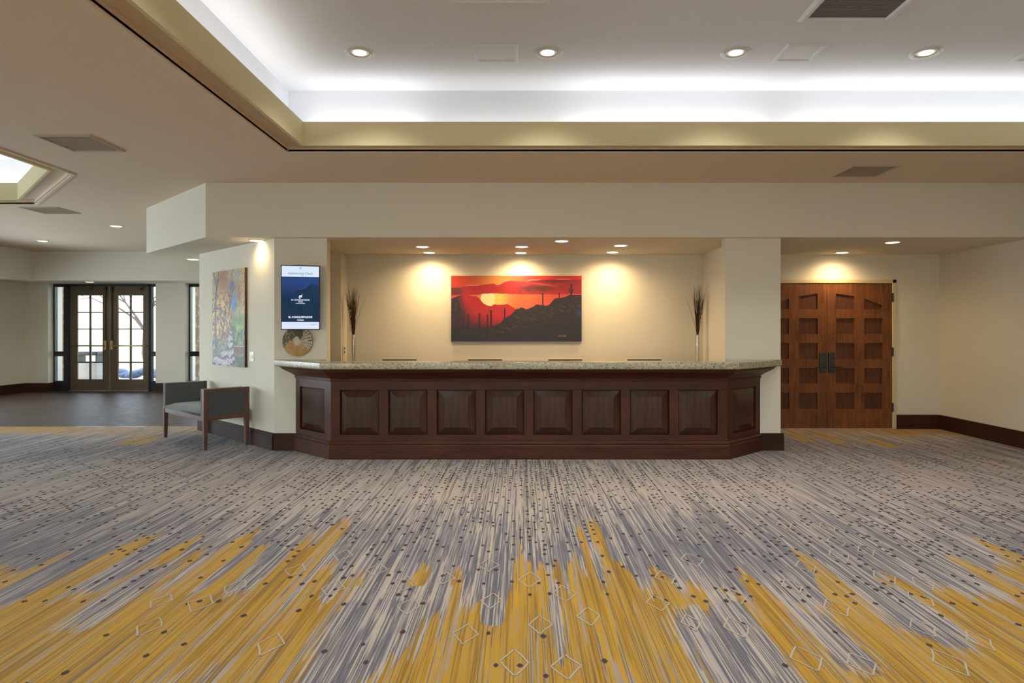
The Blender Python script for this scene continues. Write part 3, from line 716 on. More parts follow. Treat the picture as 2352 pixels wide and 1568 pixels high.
# ------------------------------------------------------------------ VASES ON THE BACK SHELF
cr=thing('credenza','low wooden credenza against the alcove wall behind the desk','cabinet',(0,0,0))
MB().box(-2.54,2.66,8.86,YW-.005,.86,.90).build('top',M['shelf'],cr,bevel=.003)
MB().box(-2.52,2.64,8.90,YW-.005,0,.86).build('body',M['shelf'],cr)
for k in range(8):
    x0=-2.50+k*.643; d=MB().box(x0+.01,x0+.63,8.882,8.90,.10,.84).build('door',M['mahog'],cr,bevel=.003)
    MB().tube([(x0+.06,8.87,.60),(x0+.06,8.87,.72)],.006).build('handle',M['steel'],d)
def make_vase(label,mirror,seed):
    r=random.Random(seed)
    t=thing('twig_vase',label,'vase',(0,0,0),0,'tall twig vases')
    MB().lathe([(.0,0),(.034,0),(.036,.01),(.027,.05),(.024,.10),(.025,.2),(.029,.30),(.030,.36),(.026,.43),(.022,.478),(.020,.485),(.016,.485),(.016,.40),(0,.40)],n=24).build('vase',M['silver'],t,True)
    m=MB()
    for k in range(95):
        a=r.uniform(0,2*PI); rr=r.random()**.6; top=r.uniform(.95,1.20) if k%4 else r.uniform(.75,1.0)
        sp=rr*.10*(top-.45)/.6; lean=-.02*mirror
        x0,y0=.010*math.cos(a)*rr,.010*math.sin(a)*rr
        pts=[(x0,y0,.44)]
        for q in range(1,5):
            f=q/4; pts.append((x0+math.cos(a)*sp*f**1.5+lean*f+r.uniform(-.006,.006),y0+math.sin(a)*sp*.55*f**1.5+r.uniform(-.005,.005),.44+(top-.44)*f))
        m.tube(pts,[.0026,.0024,.0020,.0015,.0007],4,False)
    for dx,tz in ((.17*mirror,1.0),(-.09*mirror,1.06)):
        m.tube([(0,0,.46),(dx*.35,-.01,.7),(dx*.7,-.01,.88),(dx,-.01,tz)],[.002,.002,.0015,.0008],4,False)
    m.build('twigs',M['twig'],t)
    b=MB()
    for k in range(46):
        f=r.random(); z=.50+.34*f; x=-mirror*(.028+.045*r.random()*(1-.3*f)); y=r.uniform(-.04,-.005); b.blob((x,y,z),(.0055,.0055,.0075),6,4)
    for k in range(7):
        x=-mirror*r.uniform(.02,.065); b.tube([(0,-.004,.47),(x*.6,-.012,.62),(x,-.02,.84)],[.0014,.0012,.0008],4,False)
    b.build('bud_sprays',M['bead'],t,True)
    return t
va=make_vase('silver vase of dark twigs at the left end of the alcove',1,5); va.location=(X_(812,9.05),9.05,.90)
vb=make_vase('silver vase of dark twigs at the right end of the alcove',-1,9); vb.location=(X_(1602,9.05),9.05,.90)

# ------------------------------------------------------------------ SUNSET PAINTING
def poly(x,pts): xs,ys=zip(*pts); return np.interp(x,xs,ys)
def sunset(U,V):
    x=232+U*1903; y=215+V*950
    n=vn(x/60,y/18,1); n2=vn(x/25,y/25,2); st=vn((x+y*2.0)/90,(y-x*.45)/16,4)
    edge=(vn(x/14,0*x,6)-.5)*10
    sky=lerp(np.broadcast_to(K(200,56,48),x.shape+(3,)),K(226,146,74),np.exp(-((x-880)/330)**2)*1.0)
    sky=lerp(sky,K(214,52,48),(x-1300)/300)
    sky=lerp(sky,K(236,150,70),(n-.5)*.25)
    col=sky
    ct=poly(x,[(232,385),(380,385),(470,355),(600,355),(700,345),(850,328),(895,345),(940,340),(1010,300),(1080,282),(1130,290),(1320,300),(1400,276),(1700,270),(1900,265),(2135,275)])+edge*.5
    cb=poly(x,[(232,500),(400,485),(480,492),(620,490),(700,476),(850,470),(1000,475),(1300,486),(1600,487),(1900,482),(2135,480)])
    cloud=lerp(np.broadcast_to(K(186,44,52),x.shape+(3,)),K(92,46,52),np.clip((450-x)/120,0,1)*.9)
    dkp=np.exp(-((x-1480)/300)**2-((y-395)/60)**2)*1.1+np.exp(-((x-1750)/420)**2-((y-295)/22)**2)*.9
    cloud=lerp(cloud,K(96,44,50),dkp+(n-.5)*.5); cloud=lerp(cloud,K(226,86,72),np.exp(-((x-1600)/160)**2-((y-345-(x-1600)*.12)/9)**2)*.9)
    cloud=lerp(cloud,K(150,40,60),np.clip((x-1800)/200,0,.6))
    col=np.where(((y>ct)&(y<cb))[...,None],cloud,col)
    rim=np.exp(-((y-ct)/5)**2)*np.clip(np.sin(x/70)+.4,0,1); col=lerp(col,K(248,190,170),rim*.8)
    gl=lerp(np.broadcast_to(K(224,106,70),x.shape+(3,)),K(240,206,104),np.exp(-((x-880)/190)**2)*1.1)
    gl=lerp(gl,K(206,62,58),np.clip((450-x)/150,0,1)); gl=lerp(gl,K(212,76,62),np.clip((x-1350)/500,0,1)); gl=lerp(gl,K(240,130,80),(n-.5)*.5)
    col=np.where((y>=cb)[...,None],gl,col)
    sun=((x-770)**2+(y-548)**2<108**2)&(y>cb); col=np.where(sun[...,None],K(252,238,176),col)
    mt=poly(x,[(232,548),(300,522),(380,488),(430,455),(480,490),(540,510),(600,512),(650,550),(700,612),(760,645),(820,655),(860,630),(950,637),(1060,625),(1100,650),(1180,695),(1350,700),(2135,720)])+edge*.4
    mc=lerp(np.broadcast_to(K(190,40,54),x.shape+(3,)),K(52,44,60),np.clip((430-x-(y-500)*-.12)/110,0,1))
    mc=lerp(mc,K(86,34,52),np.clip((y-760-(x-600)*.22)/170,0,1)*.9); mc=lerp(mc,K(52,42,58),np.clip((560-x)/260,0,1)*np.clip((y-560)/200,0,1)); mc=lerp(mc,K(216,60,60),(n2-.5)*.5)
    mc=lerp(mc,K(50,40,52),np.clip((y-900)/90,0,1)*np.clip((900-x)/300,0,1))
    col=np.where((y>mt)[...,None],mc,col)
    for cx,ty,by,w in [(410,820,1010,17),(483,760,1010,18),(645,750,1020,22),(762,770,1000,20),(813,708,1000,25),(1015,680,860,20),(1570,458,700,20),(1805,450,560,14),(1985,332,520,20)]:
        c=(np.abs(x-cx)<w/2*(np.clip((y-ty)/14,0,1)**.5))&(y>ty)&(y<by); col=np.where(c[...,None],K(52,34,38),col)
    for cx,cy,r_ in [(1985,430,26),(1985,455,18)]:
        for s in (-1,1):
            c=(np.abs(x-cx-s*r_)<5)&(y>cy-40)&(y<cy); c|=(np.abs(y-cy)<5)&(np.abs(x-cx)<r_+5); col=np.where(c[...,None],K(54,36,40),col)
    hl=poly(x,[(232,1005),(500,1000),(700,995),(830,960),(950,905),(1000,845),(1100,792),(1180,708),(1250,684),(1330,708),(1420,680),(1480,640),(1600,650),(1660,640),(1740,545),(1850,532),(1900,520),(1960,490),(2135,488)])
    hl=hl-18*vn(x/9,0*x,8)*((x>600)&(x<1600)) -edge*.4
    hc=lerp(np.broadcast_to(K(46,42,50),x.shape+(3,)),K(98,58,66),np.clip((st-.60)*3.2,0,.9)*np.clip(1-np.abs(y-hl-170)/190,0,1)*(x>650))
    hc=lerp(hc,K(52,72,116),np.exp(-((x-2100)/45)**2-((y-760)/55)**2)*.8); hc=lerp(hc,K(62,56,64),(n2-.5)*.8)
    col=np.where((y>hl)[...,None],hc,col)
    sg=(np.abs(x-1850)<58)&(np.abs(y-1085-6*np.sin(x/5))<8)&(vn(x/7,y/9,3)>.35); col=np.where(sg[...,None],K(150,110,112),col)
    return col*.93
yp=YW-.0431
sp=thing('canvas_painting','wide red desert sunset painting with saguaro silhouettes hanging on the alcove wall','painting',(X_(1036,yp),yp,at(0,784,yp).z))
wp=X_(1336,yp)-X_(1036,yp); hp=(784-633)*yp/F
painted_sheet('painted_surface',380,190,wp,hp,sunset,M['sunset'],sp)
MB().box(0,wp,.0015,.043,0,hp).build('stretcher',M['canvas'],sp)

# ------------------------------------------------------------------ AUTUMN PAINTING ON THE DIAGONAL WALL
def wall_hit(px):
    k=(px-VX)/F; # A + t*(B-A)
    ax,ay=A; bx,by=Bp; t=(k*ay-ax)/((bx-ax)-k*(by-ay)); return t,Vector((ax+(bx-ax)*t,ay+(by-ay)*t))
def autumn(U,V):
    x=U; y=V; sh=x.shape
    n=vn(x*9,y*14,1); n2=vn(x*26,y*22,2); n3=vn(x*14,y*60,3); n4=vn(x*40,y*46,4); n5=vn(x*5,y*7,8)
    B=lambda *c: np.broadcast_to(K(*c),sh+(3,))
    g=lambda cx,cy,sx,sy:np.exp(-((x-cx)/sx)**2-((y-cy)/sy)**2)
    ss=lambda v,a_,b_:np.clip((v-a_)/(b_-a_),0,1)
    n6=vn(x*34,y*30,11); n7=vn(x*17,y*24,12)
    col=lerp(B(170,164,120),K(196,180,140),n7)
    col=lerp(col,K(120,130,104),ss(n6,.55,.75)*(x<.32)*ss(y,.0,.3)*.8)
    col=lerp(col,K(178,122,62),g(.34,.10,.15,.13)*1.4); col=lerp(col,K(160,106,62),g(.54,.32,.10,.14)*1.2+g(.86,.25,.15,.12)*.7)
    col=lerp(col,K(194,148,52),(g(.3,.46,.22,.17)+g(.5,.56,.13,.15)+g(.35,.62,.22,.11)+g(.06,.5,.10,.2)*.5)*1.25)
    leafm=ss(y,.2,.3)*ss(.76-y,0,.1)*(x<.62)
    col=lerp(col,K(216,176,54),ss(n6,.5,.62)*leafm); col=lerp(col,K(112,70,36),ss(1-n6,.62,.74)*leafm); col=lerp(col,K(150,96,44),ss(n4,.68,.8)*leafm)
    col=lerp(col,K(104,106,148),g(.63,.16,.07,.05)*1.2); col=lerp(col,K(104,142,186),g(.68,.35,.08,.09)*1.6); col=lerp(col,K(178,166,170),g(.8,.06,.2,.05)*.7)
    col=lerp(col,K(206,172,120),ss(x,.84,.92)*ss(.5-y,0,.1)*.6)
    col=lerp(col,K(132,150,80),ss(x,.58,.66)*ss(y,.44,.52)*ss(.80-y,0,.06)); col=lerp(col,K(166,186,96),g(.82,.60,.14,.035))
    col=lerp(col,K(70,88,50),ss(n6,.5,.62)*.85*(((x>.58)&(y>.62))|((y>.68)&(y<.80)))); col=lerp(col,K(84,92,52),g(.66,.61,.07,.03)*1.2)
    col=lerp(col,K(128,86,52),ss(x,.62,.7)*ss(y,.76,.80)*ss(.89-y,0,.04)); col=lerp(col,K(200,170,130),g(.85,.79,.2,.006)*1.2)
    col=lerp(col,K(96,106,54),ss(x,.64,.72)*ss(y,.86,.9)*(.4+n3))
    # path
    c0=.60-.30*np.clip((y-.64)/.36,0,1)**1.3; wd=.02+.42*np.clip((y-.64)/.36,0,1)**1.25
    path=(np.abs(x-c0)<wd)&(y>.64)
    band_=np.sin(np.clip(y-.64,0,1)**.7*62+np.sin(x*7+y*9)*1.5+(n7-.5)*3)
    pc=lerp(B(198,188,190),K(104,90,118),np.clip(-band_*1.4-.1+(n7-.5)*1.6,0,1)); pc=lerp(pc,K(140,122,150),(n6-.4)*.9)
    col=np.where(path[...,None],pc,col)
    fn=(np.abs(x-(.02+ (1-y)*.0))<.0)
    rail=(y>.72+.09*(x<.5)*0)&(y<.94-.26*x)&(y>.84-.26*x)&(x<.5); col=np.where(rail[...,None],lerp(B(112,112,104),K(160,156,140),n3),col)
    # trunks
    def trunk(p,w,c):
        nonlocal col
        xs=np.interp(y,[q[1] for q in p],[q[0] for q in p]); m=(np.abs(x-xs)<w*(1-.3*(1-y)))&(y>p[0][1])&(y<p[-1][1]); col=np.where(m[...,None],lerp(B(*c),K(190,178,190),np.clip((x-xs)/w-.2,0,1)*.5),col)
    trunk([(.20,.08),(.13,.2),(.10,.5),(.12,.82)],.030,(74,60,84)); trunk([(.02,.0),(.10,.08),(.14,.2)],.014,(66,76,62)); trunk([(.22,.0),(.17,.1),(.15,.2)],.014,(60,60,50))
    trunk([(.76,.17),(.66,.21),(.60,.28),(.56,.4)],.020,(84,62,70)); trunk([(.38,.37),(.44,.42),(.42,.5),(.38,.58),(.30,.72)],.020,(62,46,54)); trunk([(.0,.28),(.09,.36),(.11,.42)],.009,(110,92,96)); trunk([(.87,.3),(.86,.58)],.006,(96,96,84)); trunk([(.40,.37),(.25,.44),(.14,.48)],.011,(60,46,46))
    col=lerp(col,col*.8,np.clip((n4-.55)*2.5,0,1)); gr=col.mean(-1,keepdims=True); col=gr+(col-gr)*.95; return np.clip((col-.5)*1.45+.37,0.02,1)
tR,PR=wall_hit(568); tLf,PL=wall_hit(493.5)
ztop=CH+(VY-614.5)*PR.y/F; zbot=CH+(VY-843.5)*PR.y/F
wd_=(PR-PL).length; ang=math.atan2(-dv.y,-dv.x)
ap=thing('canvas_painting','tall autumn woodland painting with a pale path, hanging on the diagonal wall','painting',(PL.x+nr[0]*.0335,PL.y+nr[1]*.0335,zbot),ang)
painted_sheet('painted_surface',230,280,wd_,ztop-zbot,autumn,M['autumn'],ap)
MB().box(0,wd_,.0015,.033,0,ztop-zbot).build('stretcher',M['canvas'],ap)
# switch plate right of it
tS,PS=wall_hit(579)
sw=thing('switch_plate','white light switch plate right of the autumn painting','switch',(PS.x,PS.y,CH+(VY-818.5)*PS.y/F),ang)
MB().box(-.06,.06,-.007,0,-.06,.06).build('plate',M['plate'],sw,bevel=.002)
for x in (-.025,.025): MB().box(x-.012,x+.012,-.012,-.006,-.025,.025).build('rocker',M['plate'],sw,bevel=.002)
# wall phone / outlet at the left end of the alcove
xo=X_(797,YW); yo=9.13; so=thing('wall_outlet','white outlet plate on the alcove return wall left of the left vase','outlet',(xo,yo,CH+(VY-804)*yo/F),PI/2)
MB().box(-.055,.055,-.008,0,-.06,.06).build('plate',M['plate'],so,bevel=.002)
for z in (-.028,.028): MB().box(-.018,.018,-.012,-.007,z-.014,z+.014).build('socket',M['black'],so)

# ------------------------------------------------------------------ SCREEN AND DISC ON THE LEFT COLUMN
xl,xr=X_(644.6,7.40),X_(735,7.50); tw=math.hypot(xr-xl,.10); ta=math.atan2(.10,xr-xl)
z0=CH+(VY-757.2)*7.45/F; z1=CH+(VY-609)*7.45/F; th=z1-z0
tv=thing('display_screen','slim black upright display showing a blue and white welcome page on the left column','screen',(xl,7.40,z0),ta)
MB().box(0,tw,.004,.045,0,th).build('housing',M['black'],tv,bevel=.004)
bz=.011
def scr(U,V):
    sh=U.shape; b=lambda *c: np.broadcast_to(K(*c),sh+(3,))
    n=vn(U*5,V*7,2); c=lerp(b(44,68,118),K(30,48,78),(V-.25)/.3); c=lerp(c,K(34,50,66),(n-.35)*1.6*(V>.36)); c=lerp(c,K(46,72,126),np.clip((n-.5)*2,0,1)*(V<.38))
    hill=.40+.05*np.sin(U*5+1)-.07*(U>.62)*np.clip((U-.62)*6,0,1); c=np.where(((V>hill)&(V<.9))[...,None],lerp(c,K(34,52,72),n*.8+.3),c)
    top=lerp(b(212,222,246),K(206,224,236),n); c=np.where((V<.168)[...,None],top,c); c=np.where((V>.893)[...,None],lerp(b(204,216,244),K(216,222,240),n),c)
    return c
sc=painted_sheet('display',60,100,tw-2*bz,th-2*bz,scr,M['screen'],tv); sc.location=(bz,.0028,bz)
def text(body,size,cx,cz,mat,parent,bold=0,italic=0,y=.0015,align='CENTER'):
    cu=bpy.data.curves.new('lettering','FONT'); cu.body=body; cu.size=size; cu.align_x=align; cu.align_y='CENTER'; cu.offset=bold; cu.shear=italic; cu.extrude=.0003
    o=bpy.data.objects.new('lettering_tmp',cu); C.objects.link(o)
    dg=bpy.context.evaluated_depsgraph_get(); me=bpy.data.meshes.new_from_object(o.evaluated_get(dg)); bpy.data.objects.remove(o)
    me.materials.clear(); me.materials.append(mat)
    ob=bpy.data.objects.new('lettering',me); C.objects.link(ob); ob.parent=parent; ob.location=(cx,y,cz); ob.rotation_euler=(PI/2,0,0); return ob
c_=tw/2
text('Gathering Desk',.044,c_,th*.873,M['scrgrey'],tv,0,.15)
text('EL CONQUISTADOR',.0225,c_,th*.462,M['scrwhite'],tv,.0004)
text('TUCSON',.014,c_,th*.432,M['scrwhite'],tv,.0004)
text('A HILTON RESORT',.0125,c_,th*.408,M['scrwhite'],tv,.0003)
text('EL CONQUISTADOR',.029,c_,th*.195,M['scrwhite'],tv,.0012)
text('TUCSON',.019,c_,th*.150,M['scrwhite'],tv,.0008)
text('12:47 PM',.017,tw*.82,th*.078,M['scrgrey'],tv)
def swirl(m,cx,cz,s,y=.0012):
    # curled bird-like emblem drawn as a tapering stroke with a flick
    pts=[]; 
    for k in range(22):
        a=math.radians(-60+k*17); r=.5*(1-.022*k); pts.append((cx+s*(r*math.cos(a)*.95+.05),cz+s*(r*math.sin(a)*.72),.10*(1-abs(k-9)/14)+.04))
    def stroke(pp):
        vs=[];fs=[]
        for i,(x,z,w) in enumerate(pp):
            q=pp[min(i+1,len(pp)-1)]; o=pp[max(i-1,0)]; dx,dz=q[0]-o[0],q[1]-o[1]; L=math.hypot(dx,dz) or 1; nx,nz=-dz/L,dx/L
            vs+=[(x+nx*w*s,y,z+nz*w*s),(x-nx*w*s,y,z-nz*w*s)]
            if i: fs.append((2*i-2,2*i-1,2*i+1,2*i))
        m.add(vs,fs)
    stroke(pts); stroke([(cx-.5*s,cz-.15*s,.03),(cx-.1*s,cz-.12*s,.10),(cx+.35*s,cz+.25*s,.12),(cx+.72*s,cz+.85*s,.01)]); stroke([(cx-.45*s,cz-.1*s,.10),(cx-.25*s,cz-.5*s,.12),(cx+.15*s,cz-.82*s,.02)])
m=MB(); swirl(m,c_-.002,th*.515,.036); m.build('emblem',M['scrwhite'],tv)
m=MB(); swirl(m,c_,th*.955,.018); m.build('emblem',M['scrgrey'],tv)
MB().box(tw*.4,tw*.6,.045,.09,th*.4,th*.6).build('mount_arm',M['black'],tv)
MB().box(tw*.38,tw*.66,.088,.142,th*.45,th*.55).build('wall_bracket',M['black'],tv)
# round mosaic disc
R=.182; yd=YC-.035; xd=X_(682,yd); zd=at(0,783.5,yd).z
dc=thing('wall_disc','round mosaic wall disc in tan, grey and cream swirls below the display screen','wall art',(xd,yd,zd))
def disc():
    nr_,na=34,150; V=[(0,0,0)];
    for i in range(1,nr_+1):
        for k in range(na):
            r=R*i/nr_; a=2*PI*k/na; V.append((r*math.cos(a),.018*(i/nr_)**2,r*math.sin(a)))
    Fc=[(0,1+(k+1)%na,1+k) for k in range(na)]
    for i in range(nr_-1):
        for k in range(na): Fc.append((1+i*na+k,1+i*na+(k+1)%na,1+(i+1)*na+(k+1)%na,1+(i+1)*na+k))
    me=bpy.data.meshes.new('mosaic_face'); me.from_pydata(V,[],Fc)
    cen=np.array([np.mean([V[j] for j in f],axis=0) for f in Fc]); x=cen[:,0]/R; z=cen[:,2]/R; r=np.hypot(x,z); a=np.degrees(np.arctan2(z,x))%360
    # three swirl arms
    tw_=(a+ -60*r)%360
    grey=(tw_>15)&(tw_<150); tan=(tw_>=150)&(tw_<275); 
    n=vn(x*16,z*16,3); n2=vn(x*7,z*7,1)
    col=np.tile(K(190,176,156),(len(x),1)); lines=(np.sin(np.radians(a*26))>.1)&(r>.3)&(vn(a/4,r*6,2)>.35)
    col=np.where((lines&~grey&~tan)[:,None],K(112,98,82),col)
    col=np.where(grey[:,None],lerp(np.tile(K(84,76,58),(len(x),1)),K(170,160,140),np.clip((n-.55)*5,0,1)*((a>110)&(a<215))),col)
    col=np.where(tan[:,None],lerp(np.tile(K(172,126,78),(len(x),1)),K(190,156,104),n2),col)
    cc=((x+.02)/.2)**2+((z-.02)/.3)**2<1; col=np.where(cc[:,None],K(206,188,166),col)
    ca=me.color_attributes.new('paint','FLOAT_COLOR','CORNER'); lt=np.array([len(f) for f in Fc]); rgba=np.ones((lt.sum(),4),np.float32); rgba[:,:3]=np.repeat(srgb2lin(np.clip(col,0,1)),lt,axis=0); ca.data.foreach_set('color',rgba.ravel())
    me.materials.append(M['disc']); o=bpy.data.objects.new('mosaic_face',me); C.objects.link(o); o.parent=dc
disc()
m=MB(); n=96; vs=[]
for rr,yy in ((R,.018),(R*1.005,.024),(R*.99,.034),(.05,.034)):
    for k in range(n): vs.append((rr*math.cos(2*PI*k/n),yy,rr*math.sin(2*PI*k/n)))
m.add(vs,[(i*n+k,i*n+(k+1)%n,(i+1)*n+(k+1)%n,(i+1)*n+k) for i in range(3) for k in range(n)]); m.build('rim',M['canvas'],dc,True)

# ------------------------------------------------------------------ WOODEN DOUBLE DOOR (door_1)
dr=bpy.data.objects.new('door_1',None); C.objects.link(dr); dr.location=(0,YW,0); struct(dr,'dark wooden double doors with square panels right of the counter')
MB().box(DX0-.06,DX0,-.018,.16,0,DTOP+.055).box(DX1,DX1+.06,-.018,.16,0,DTOP+.055).box(DX0-.06,DX1+.06,-.018,.16,DTOP,DTOP+.055).build('casing',M['casing'],dr,bevel=.006)
mid=X_(1898.5,YW); lw=DX1-mid-.002; s_=.001471
def leaf(sgn):
    """sgn=+1: right leaf, x measured away from the meeting edge"""
    m=MB(); pm=MB(); y0,y1=-.004,.038
    cols=[(.132,.405),(.552,.816)]
    Z=lambda yy: DTOP*(1-(yy-47)/1453.0)
    rows=[(Z(555),Z(397)),(Z(805),Z(645)),(Z(1050),Z(895)),(Z(1305),Z(1140))]
    fx=lambda a:(mid+sgn*(.002+a)); 
    def bx(a,b,z0,z1,mm=m,ya=y0,yb=y1):
        u,v=sorted((fx(a),fx(b))); mm.box(u,v,ya,yb,z0,z1)
    ztopr=Z(305)
    # stiles
    bx(0,cols[0][0],.006,DTOP); bx(cols[1][1],lw,.006,DTOP); bx(cols[0][1],cols[1][0],.006,DTOP)
    for a,b in cols:
        lo=.006
        for z0,z1 in sorted(rows): bx(a,b,lo,z0); lo=z1
        bx(a,b,lo,ztopr)
    # arched heads: slanted top edges
    for (a,b),(za,zb) in zip(cols,[(Z(150),Z(178)),(Z(200),Z(270))]):
        vs=[];xa,xb=fx(a),fx(b)
        for y in (y0,y1): vs+=[(xa,y,za),(xb,y,zb),(xb,y,DTOP),(xa,y,DTOP)]
        m.add(vs,[(0,1,2,3),(7,6,5,4),(0,4,5,1),(1,5,6,2),(2,6,7,3),(3,7,4,0)])
    lf=m.build('leaf',M['doorwood'],dr)
    bx(.10,.85,.1,DTOP-.06,pm,.016,.030); pm.build('panel_board',M['doorpanel'],lf)
    # lock
    lk=MB(); c=.062 if sgn>0 else .058
    u,v=sorted((fx(c-.043),fx(c+.045))); za=CH+(VY-854.6)*YW/F; zb=CH+(VY-808.7)*YW/F
    lk.box(u,v,-.03,y0,za,zb); h=lk.build('door_handle',M['lock'],lf,bevel=.008)
    zl=CH+(VY-842)*YW/F
    MB().tube([(fx(c-.01),-.02,zl),(fx(c-.01),-.07,zl),(fx(c+.02),-.075,zl),(fx(c+.12),-.072,zl-.004)],[.012,.011,.010,.008],10).build('lever',M['darkmetal'],h)
    if sgn>0:
        MB().box(u+.015,v-.012,-.032,-.03,zb-.085,zb-.075).build('card_slot',M['black'],h)
        for yy in (683,808,935):
            z=CH+(VY-yy)*YW/F; MB().tube([(DX1+.008,-.012,z-.065),(DX1+.008,-.012,z+.065)],.013,10).build('hinge',M['darkmetal'],lf)
leaf(1); leaf(-1)

# ------------------------------------------------------------------ GLASS DOORS AND SIDELIGHTS (door_2, window_1..3)
gd=bpy.data.objects.new('door_2',None); C.objects.link(gd); gd.location=(0,YD,0); struct(gd,'bronze double glass doors at the end of the foyer')
gx=lambda p:X_(p,YD); gz=lambda p:CH+(VY-p)*YD/F
DT=gz(657)
fr=MB(); fr.box(gx(153),gx(162),-.06,.06,0,2.545).box(gx(344.2),gx(347),-.06,.06,0,2.545).box(gx(153),gx(347),-.06,.06,DT,2.545).build('door_frame',M['darkmetal'],gd)
MB().box(gx(162),gx(344),-.06,.06,0,.012).build('threshold',M['alu'],gd)
def gleaf(x0,x1,g0,g1,hs,hand):
    m=MB(); t0,t1=gz(870.5),gz(678.5)
    m.box(x0,g0,-.022,.022,.012,DT).box(g1,x1,-.022,.022,.012,DT).box(g0,g1,-.022,.022,.012,t0).box(g0,g1,-.022,.022,t1,DT)
    lf=m.build('leaf',M['bronze'],gd,bevel=.004)
    mu=MB(); c=(g0+g1)/2; mu.box(c-.02,c+.02,-.016,.016,t0,t1)
    for p in (717,755.4,793.7,831.7): mu.box(g0,g1,-.012,.012,gz(p)-.014,gz(p)+.014)
    mu.build('muntins',M['bronze'],lf); MB().box(g0,g1,-.003,.003,t0,t1).build('pane',M['glass'],lf)
    zb=gz(794)
    MB().tube([(x0+.06,-.07,zb),(x1-.06,-.07,zb)],.014,10).build('panic_bar',M['bronze'] if hand else M['brass'],lf,True)
    MB().box(hs-.032,hs+.032,-.075,-.022,gz(803),gz(782)).build('latch_case',M['brass'],lf,bevel=.01)
    # vertical rod and closer
    rx=hs; MB().tube([(rx,-.045,gz(781)),(rx,-.045,DT-.06)],.010,8).box(rx-.025,rx+.025,-.06,-.022,DT-.12,DT-.02).build('lock_rod',M['darkmetal'],lf)
    cx=(x0+x1)/2+(-.12 if hand else .12); MB().box(cx-.17,cx+.17,-.075,-.022,DT-.10,DT-.045).tube([(cx+.1,-.07,DT-.07),(cx+.26,-.12,DT-.02)],.01,6).build('door_closer',M['bronze'],lf)
gleaf(gx(162.5),gx(252.4),gx(179),gx(237),gx(245),1); gleaf(gx(253.6),gx(344),gx(272),gx(329.5),gx(259.5),0)
def window(n,x0,x1,label):
    w=bpy.data.objects.new('window_%d'%n,None); C.objects.link(w); w.location=(0,YD,0); struct(w,label)
    m=MB(); b=.035; m.box(x0,x0+b,-.05,.05,.0,2.545).box(x1-b,x1,-.05,.05,.0,2.545).box(x0+b,x1-b,-.05,.05,2.48,2.545).box(x0+b,x1-b,-.05,.05,0,.24)
    m.build('window_frame',M['darkmetal'],w); MB().box(x0+b,x1-b,-.05,.05,gz(817.8),gz(806.7)).build('crossbar',M['darkmetal'],w); MB().box(x0+b,x1-b,-.003,.003,.24,2.48).build('pane',M['glass'],w)
window(1,PX0,gx(153),'narrow sidelight left of the glass doors'); window(2,gx(347),PX1+.005,'narrow sidelight right of the glass doors'); window(3,PX2,-6.6,'tall window right of the foyer pier')

# ------------------------------------------------------------------ OUTSIDE
ext=MB().box(-40,20,15.32,22,-.2,-.03).build('patio',M['patio']); struct(ext)
g=MB().box(-60,40,22,80,-.3,-.05).build('lawn',M['grassy']); tag(g,'sunlit pale grass beyond the patio, seen through the glass doors','grass',kind='stuff')
def pillar(x,y,lab,w=.5):
    o=MB().box(x-w/2,x+w/2,y-.25,y+.25,-.03,3.2).build('stone_pillar',M['stone'],bevel=.01); tag(o,lab,'pillar','stone pillars outside')
pillar(X_(141,16.0),16.0,'brown stone pillar seen through the sidelight left of the glass doors',.28)
pillar(X_(447.5,16.0),16.0,'brown stone pillar seen through the tall window right of the foyer pier',.12)
# utility cart
ct=thing('utility_cart','grey panelled cart with dark tray on the patio, seen through the left glass door','cart',(X_(208,17.2),17.2,-.03))
MB().box(-.33,.33,-.25,.25,.12,.62).build('cabinet',M['cart'],ct,bevel=.01); MB().box(-.36,.36,-.28,.28,.80,.90).build('tray',M['black'],ct,bevel=.02)
for x in (-.3,.3): MB().box(x-.02,x+.02,-.22,.22,.62,.82).build('post',M['darkmetal'],ct)
for x in (-.25,.25):
    for y in (-.2,.2): MB().tube([(x-.02,y,.06),(x+.02,y,.06)],.06,16).build('wheel',M['black'],ct)
bt=thing('covered_lounger','low blue covered lounger on the patio, seen through the right glass door','lounger',(X_(305,18.5),18.5,-.03))
m=MB(); 
for k in range(9):
    x=-.8+k*.2; m.blob((x,0,.22+.07*math.sin(k*1.3)),(.22,.3,.10),10,6)
m.build('cover',M['blue'],bt,True)
for x in (-.6,.6): MB().box(x-.03,x+.03,-.25,.25,0,.15).build('leg',M['alu'],bt)
# tree outside to the right
def tree(x,y,label):
    r=random.Random(4); t=thing('desert_tree',label,'tree',(x,y,-.05)); m=MB(); tips=[]
    def br(p,d,L,rad,lv):
        q=p+d*L; mid_=p+d*L*.5+Vector((r.uniform(-1,1),r.uniform(-1,1),r.uniform(-.5,.5)))*L*.08
        m.tube([p,mid_,q],[rad,rad*.8,rad*.6],6,False)
        if lv==0: tips.append(q); return
        for k in range(3):
            a=d+Vector((r.uniform(-.8,.8),r.uniform(-.6,.6),r.uniform(-.5,.35))); br(q,a.normalized(),L*.72,rad*.55,lv-1)
        tips.append(mid_)
    br(Vector((0,0,0)),Vector((-.12,0,1)).normalized(),1.5,.09,5)
    m.build('branches',M['bark'],t); lf=MB()
    for p in tips:
        for k in range(5):
            c=p+Vector((r.gauss(0,.16),r.gauss(0,.16),r.gauss(0,.14))); a=Vector((r.uniform(-1,1),r.uniform(-1,1),r.uniform(-1,1))).normalized()*.035; b=a.cross(Vector((r.uniform(-1,1),r.uniform(-1,1),1))).normalized()*.015
            lf.add([c-a,c+b,c+a,c-b],[(0,1,2,3)])
    lf.build('foliage',M['leaf'],t)
tree(X_(345,21),21,'sparse pale desert tree outside, seen through the right glass door')

